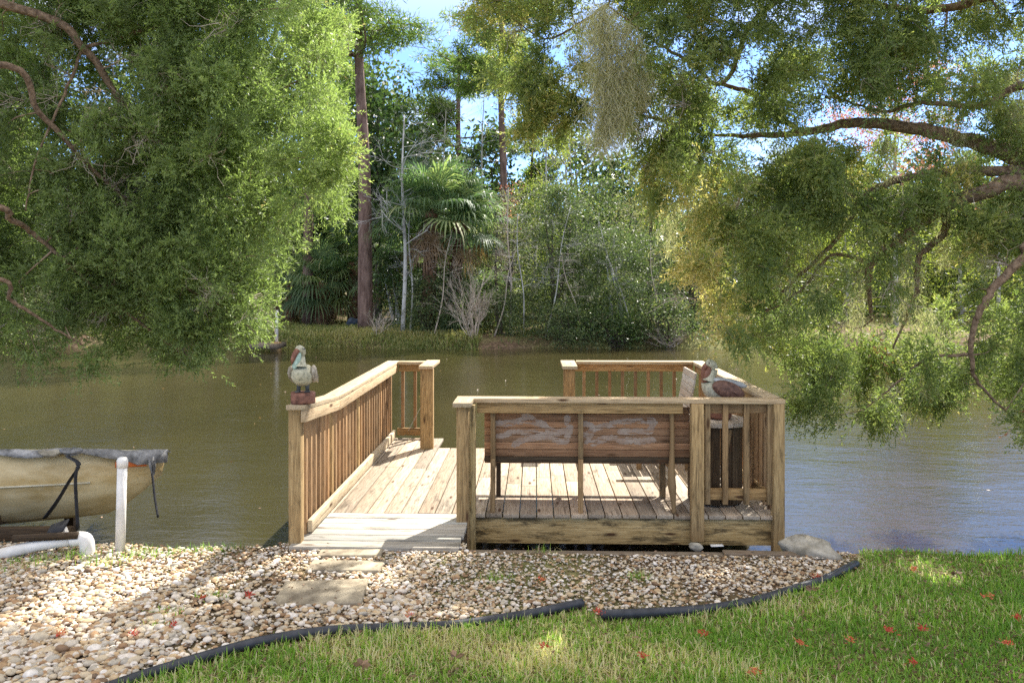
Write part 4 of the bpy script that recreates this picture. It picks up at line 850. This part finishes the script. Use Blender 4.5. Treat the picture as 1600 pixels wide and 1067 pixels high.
# right side background, seen through the right cedar
rowsR = [(1150, 36, 7.5, 3.0, 'leafmid', 'green tree beyond the golden tips of the right cedar'), (1230, 40, 6.0, 2.6, 'leafyel', 'sunlit yellow green tree behind the dark vertical branch'),
 (1320, 38, 5.2, 2.8, 'leafyel', 'low bright yellow green tree across the water on the right'), (1420, 42, 6.5, 3.0, 'leafmid', 'green tree across the water below the pink tree'),
 (1500, 37, 4.8, 2.6, 'leafyel', 'yellow green bushy tree near the right edge across the creek'), (1600, 40, 7.5, 3.2, 'leafmid', 'green tree at the far right across the creek'), (1700, 36, 6.0, 3, 'leafmid', 'green tree just at the right border across the creek')]
for (u, d, h, r, lm, lb) in rowsR: broadleaf(at(u, d), h, r, lm, .17, 130, 44, .8, lb, tr=.16, crown_lo=.08, limbs=16, bark='greybark')
broadleaf(at(1400, 34), 12.6, 3.2, 'leafpink', .13, 170, 40, .65, 'pink flowering tree showing through the right cedar limbs', name='flowering_tree', tr=.14, bark='greybark', crown_lo=.4, limbs=40)
broadleaf(at(1560, 35), 7.6, 1.8, 'leafpink', .10, 50, 30, .6, 'smaller red budding tree near the right edge', name='flowering_tree', tr=.1, bark='greybark', crown_lo=.4, limbs=26)
broadleaf(at(792, 36), 6.8, 1.0, 'leafpink', .12, 14, 14, .35, 'slender bare tree with red buds before the tall pine', name='flowering_tree', tr=.06, bark='greybark', crown_lo=.55, limbs=14)
# left side background behind the left cedar
for (u, d, h, r, lm, lb) in [(430, 42, 9, 3.4, 'leafdark', 'dark tree behind the right edge of the left cedar'), (330, 38, 9, 3.5, 'leafmid', 'green far bank tree hidden behind the middle of the left cedar'), (200, 40, 7.5, 3.6, 'leafmid', 'green far bank tree behind the twiggy gap in the left cedar'), (80, 37, 8, 3.4, 'leafdark', 'dark far bank tree behind the left part of the left cedar'), (-40, 40, 9, 3.6, 'leafmid', 'green far bank tree at the left border')]:
    broadleaf(at(u, d), h, r, lm, .20, 130, 34, .9, lb, tr=.2, crown_lo=.12, limbs=14)
for (u, d, lb) in [(150, 30.5, 'low grey green bush at the far waterline left'), (270, 30.2, 'low dry bush at the far waterline below the left cedar'), (40, 30.3, 'low bush at the far waterline near the left border')]:
    broadleaf(at(u, d), 1.7, 1.9, 'leafgrey', .10, 80, 60, .5, lb, name='bank_shrub', cat='shrub', tr=.04, crown_lo=.0, trunks=4, limbs=16)
# closing row of individual trees
for k_ in range(34):
    u = -160+k_*58+RS.uniform(-20, 20); d = RS.uniform(44, 54); gap_ = 610 < u < 960
    h = RS.uniform(8.4, 11.0) if gap_ else (RS.uniform(13.5, 18) if u < 610 else RS.uniform(6.5, 9.5)); 
    yel_ = u > 1000 and RS.rand() < .5
    broadleaf(at(u, d), h, RS.uniform(2.6, 3.6), 'leafyel' if yel_ else ('leafmid' if RS.rand() < .6 else 'leafdark'), .34, 130, 34, 1.2, ('sunlit yellow green tree' if yel_ else 'green broadleaved tree')+' in the dense row far behind the creek bank', tr=.2, crown_lo=.05, limbs=8, group='yellow green trees far behind' if yel_ else 'green trees far behind')
# deep woods as a closing mass far behind
mb = MB(); tk = MB()
xx = RS.uniform(-70, 85, 1300); yy = RS.uniform(56, 80, 1300)
for x_, y_ in zip(xx, yy):
    gap = -6 < x_/y_*50 < 5; hm = RS.uniform(2, 6.2 if gap else 9)
    if x_/y_ > .15: hm = RS.uniform(1.5, 5.5)
    n_ = 90; c_ = np.array([x_, y_, hm]); P_ = c_+RS.normal(size=(n_, 3))*[1.4, 1.4, 1.2]; mb.leaves(P_, RS.normal(size=(n_, 3)), RS.uniform(.4, .8, n_), .4, np.clip(RS.rand()*.6+RS.rand(n_)*.4, 0, 1))
o = mb.build('distant_woods', 'leafmid'); tag(o, 'dense green woods far behind the bank trees', kind='stuff')
# bare white tree, bare bush
def barebranch(tm, a, v, l, r, depth, kink=.25, up=.15, nb=3):
    e_ = a+v*l; m_ = (a+e_)/2+RS.normal(size=3)*l*.06; Q = smoothline([a, m_, e_], 3); tm.tube(Q, np.linspace(r, r*.55, len(Q)), 5 if r < .03 else 8, cap=False)
    if depth == 0: return
    for _ in range(nb):
        t_ = RS.uniform(.35, 1); s0 = a+(e_-a)*t_; v2 = nrm((v+RS.normal(size=3)*kink+[0, 0, up])[None])[0]; barebranch(tm, s0, v2, l*RS.uniform(.45, .75), r*.5, depth-1, kink, up, nb)
def baretree(u, d, h, r, lab, nm='bare_tree', cat='tree', stems=1, mat='greybark', spread=.015, depth=4, kink=.6):
    base = np.array(at(u, d)); base[2] = gh(base[0], base[1])-.05; root = thing(nm, base, lab, cat); tm = MB(); br = tm
    for s_ in range(stems):
        a = base+RS.normal(size=3)*[.1, .1, 0]*(stems > 1); v = nrm(np.array([[RS.normal()*spread, RS.normal()*spread, 1]]))[0]
        if stems == 1:
            Q = smoothline([a, a+v*h*.35+[.08, 0, 0], a+v*h*.7-[.06, 0, 0], a+v*h], 6); R_ = np.linspace(r, r*.25, len(Q)); tm.tube(Q, R_, 9)
            for k_ in range(16):
                i = int(RS.uniform(.38, 1)*(len(Q)-1)); w_ = nrm(np.array([[RS.normal(), RS.normal()*.6, RS.uniform(-.1, .6)]]))[0]; barebranch(br, Q[i], w_, h*RS.uniform(.08, .17), R_[i]*.4, 3, kink, .05)
        else: barebranch(tm, a, v, h*.42*RS.uniform(.5, 1.15), r*RS.uniform(.5, 1.1), depth-1, .38, .10)
    tm.build('trunk', mat, root, smooth=True)
    return root
baretree(629, 29.9, 8.2, .085, 'slender white barked bare tree in front of the big palm', mat='greybark')
baretree(641, 30.2, 5.0, .04, 'thin pale bare sapling beside the white barked tree', mat='greybark')
baretree(738, 29.3, 3.6, .035, 'leafless tan bush with many stems at the far waterline', 'bare_bush', 'shrub', 15, 'deadtwig', .36, 5, .5)
baretree(796, 30.6, 5.6, .045, 'thin leafless tree between the bare bush and the green bushes', mat='deadtwig')
for u_, h_, lb_ in ((772, 3.4, 'thin pale snag right of the bare tan bush'), (818, 4.6, 'pale leafless sapling at the left of the green bushes'), (852, 5.0, 'crooked pale sapling growing through the tall green bush'), (908, 3.2, 'short pale snag between the two large bushes'), (990, 4.6, 'pale leafless stem behind the wide low bush'), (1028, 3.6, 'leafless stem left of the golden cedar tips'), (678, 4.0, 'pale leafless stem before the leaning palm')):
    baretree(u_, 29.7, h_, .03, lb_, mat='deadtwig' if h_ < 4.5 else 'greybark', spread=.12, kink=.9)
for u_, d_, h_, lb_ in ((850, 40, 11.5, 'tall thin leafless tree crossing the sky gap'), (902, 43, 12.5, 'taller leafless tree behind the big moss beard'), (748, 41, 12, 'leafless tree between the two sky gap pines'), (690, 38, 10.5, 'bare twiggy tree rising over the palm crowns')):
    baretree(u_, d_, h_, .07, lb_, spread=.05, kink=.8)
broadleaf(at(880, 41), 11.0, 2.4, 'leafyel', .12, 60, 22, .6, 'airy yellow green tree rising into the sky gap', tr=.09, bark='greybark', crown_lo=.35, limbs=30)
baretree(1045, 29.0, 1.5, .03, 'tangle of dry roots and twigs at the far waterline', 'bare_bush', 'shrub', 26, 'deadtwig', .9, 3)
baretree(960, 29.0, 1.1, .025, 'low dry twigs hanging over the water below the wide bush', 'bare_bush', 'shrub', 22, 'darkbark', 1.0, 3)
baretree(590, 29.6, 1.5, .018, 'dry tan reeds beside the thick pine base', 'bare_bush', 'shrub', 14, 'deadtwig', .5, 3)
# palms
def palm(u, d, th, r, fl_, nf, lab, tr=.2, lean=0, deadn=6, zlow=-.6):
    base = np.array(at(u, d)); base[2] = gh(base[0], base[1])-.05; root = thing('palm_tree', base, lab, 'palm'); top = base+[lean, 0, th]
    Q = smoothline([base, (base+top)/2+[lean*.1, 0, 0], top], 8); tm = MB().tube(Q, np.linspace(tr*1.15, tr, len(Q)), 14)
    nb = int(th/.16)*9
    for k_ in range(nb):     # old leaf bases
        t_ = RS.rand(); i = min(int(t_*(len(Q)-1)), len(Q)-2); a = RS.rand()*2*PI; c_ = Q[i]*(1-(t_*(len(Q)-1)-i))+Q[i+1]*(t_*(len(Q)-1)-i); o_ = np.array([math.cos(a), math.sin(a), 0]); s0 = c_+o_*tr*.85
        tm.beam(s0, s0+o_*.10+[0, 0, .17], .07, .02, up=o_+[0, 0, .1])
    tm.build('trunk', 'palmbark', root); gr = MB(); dd = MB()
    for k_ in range(nf+deadn):
        dead_ = k_ >= nf; a = RS.rand()*2*PI; el = RS.uniform(zlow, 1.25) if not dead_ else RS.uniform(-1.35, -.7); o_ = np.array([math.cos(a)*math.cos(el), math.sin(a)*math.cos(el), math.sin(el)]); pl_ = fl_*RS.uniform(.45, .75)
        s0 = top; e_ = s0+o_*pl_+[0, 0, -.08*pl_]; mb_ = dd if dead_ else gr; mb_.tube([s0, (s0+e_)/2+[0, 0, .05*pl_], e_], [.03, .022, .018], 4, cap=False, tint=.7)
        sdv = nrm(np.cross(o_, [0, 0, 1.])[None])[0]; upv = np.cross(sdv, o_); ns = 24; tn = RS.uniform(.1, .85); fl0 = fl_*RS.uniform(.7, 1.1)
        for q_ in range(ns):
            b_ = (q_/(ns-1)-.5)*3.6; dv = o_*math.cos(b_)+sdv*math.sin(b_); l = fl0*RS.uniform(.55, .80)*(1-.12*abs(b_)); l *= .75 if dead_ else 1
            p0 = e_; p1 = e_+dv*l*.55+upv*.04; p2 = p1+dv*l*.3-np.array([0, 0, RS.uniform(.08, .26)*l]); p3 = p2+dv*l*.10-np.array([0, 0, .24*l]); nn = nrm(np.cross(dv, upv)[None])[0]; ww = .026*l
            V_ = [p0-nn*.006, p0+nn*.006, p1+nn*ww+upv*.01, p1-nn*ww, p2+nn*ww*.6, p2-nn*ww*.6, p3]
            i0 = mb_.n; mb_.add(V_, [(0, 1, 2, 3), (3, 2, 4, 5)], np.clip(tn+RS.normal()*.12+(.1 if q_ % 3 == 0 else 0), 0, 1)); mb_.F.append(np.array([[5, 4, 6]])+i0)
    gr.build('fronds', 'palm', root)
    if dd.n: dd.build('dead_fronds', 'palmdead', root)
    return root
palm(668, 31, 4.7, 1, 2.1, 58, 'tall fan palm with big shaggy crown, left of a leaning pair', .24, .15, 7)
palm(700, 31.6, 4.4, 1, 1.9, 36, 'fan palm leaning right out of the tall shaggy palm crown', .22, .5, 6)
palm(500, 36.5, 1.9, 1, 2.1, 30, 'stout fan palm on the mulch left of the thick pine', .42, 0, 6)
palm(456, 38, 1.7, 1, 1.7, 22, 'small fan palm at the edge of the left cedar', .24, 0, 6)
palm(553, 37.5, 2.9, 1, 2.2, 26, 'fan palm directly behind the thick pine trunk', .26, 0, 6)
palm(622, 34.5, 2.6, 1, 1.9, 24, 'low fan palm drooping right of the thick pine trunk', .22, .0, 6)
palm(708, 31.5, .8, 1, 1.3, 12, 'short palmetto with one bright green fan below the palms', .16, 0, 2)
palm(765, 33, 1.2, 1, 1.5, 14, 'palmetto with rusty fronds behind the bare bush', .2, 0, 8)
# far dock with pole, tarp mound
fd = thing('far_landing', W(420, 542, z=-.3), 'small brown wooden landing on the far bank below the left cedar', 'dock')
MB().beam(W(398, 544, z=-.42)+[0, 0, .1], W(440, 544, z=-.42)+[0, 0, .1], 1.2, .16).build('platform', 'edge', fd); MB().box(W(434, 545, z=-.45)+[0, -.2, .0], (.30, .3, .5)).build('footing', 'post', fd)
fp = W(434, 545, z=-.45); o = MB().tube([fp+[0, -.1, .2], fp+[0, -.1, 1.35]], .05, 10).build('white_pole', 'pvc', smooth=True); tag(o, 'distant white pole standing on the small far landing', 'pole')
c_ = W(552, 492, d=34); o = MB().ellipsoid((c_[0], c_[1], .15), (.30, .3, .22), 16, 8, jitter=.5).build('tarp_mound', 'blue', smooth=True); tag(o, 'dark blue rounded bundle on the ground left of the thick pine', 'tarp')
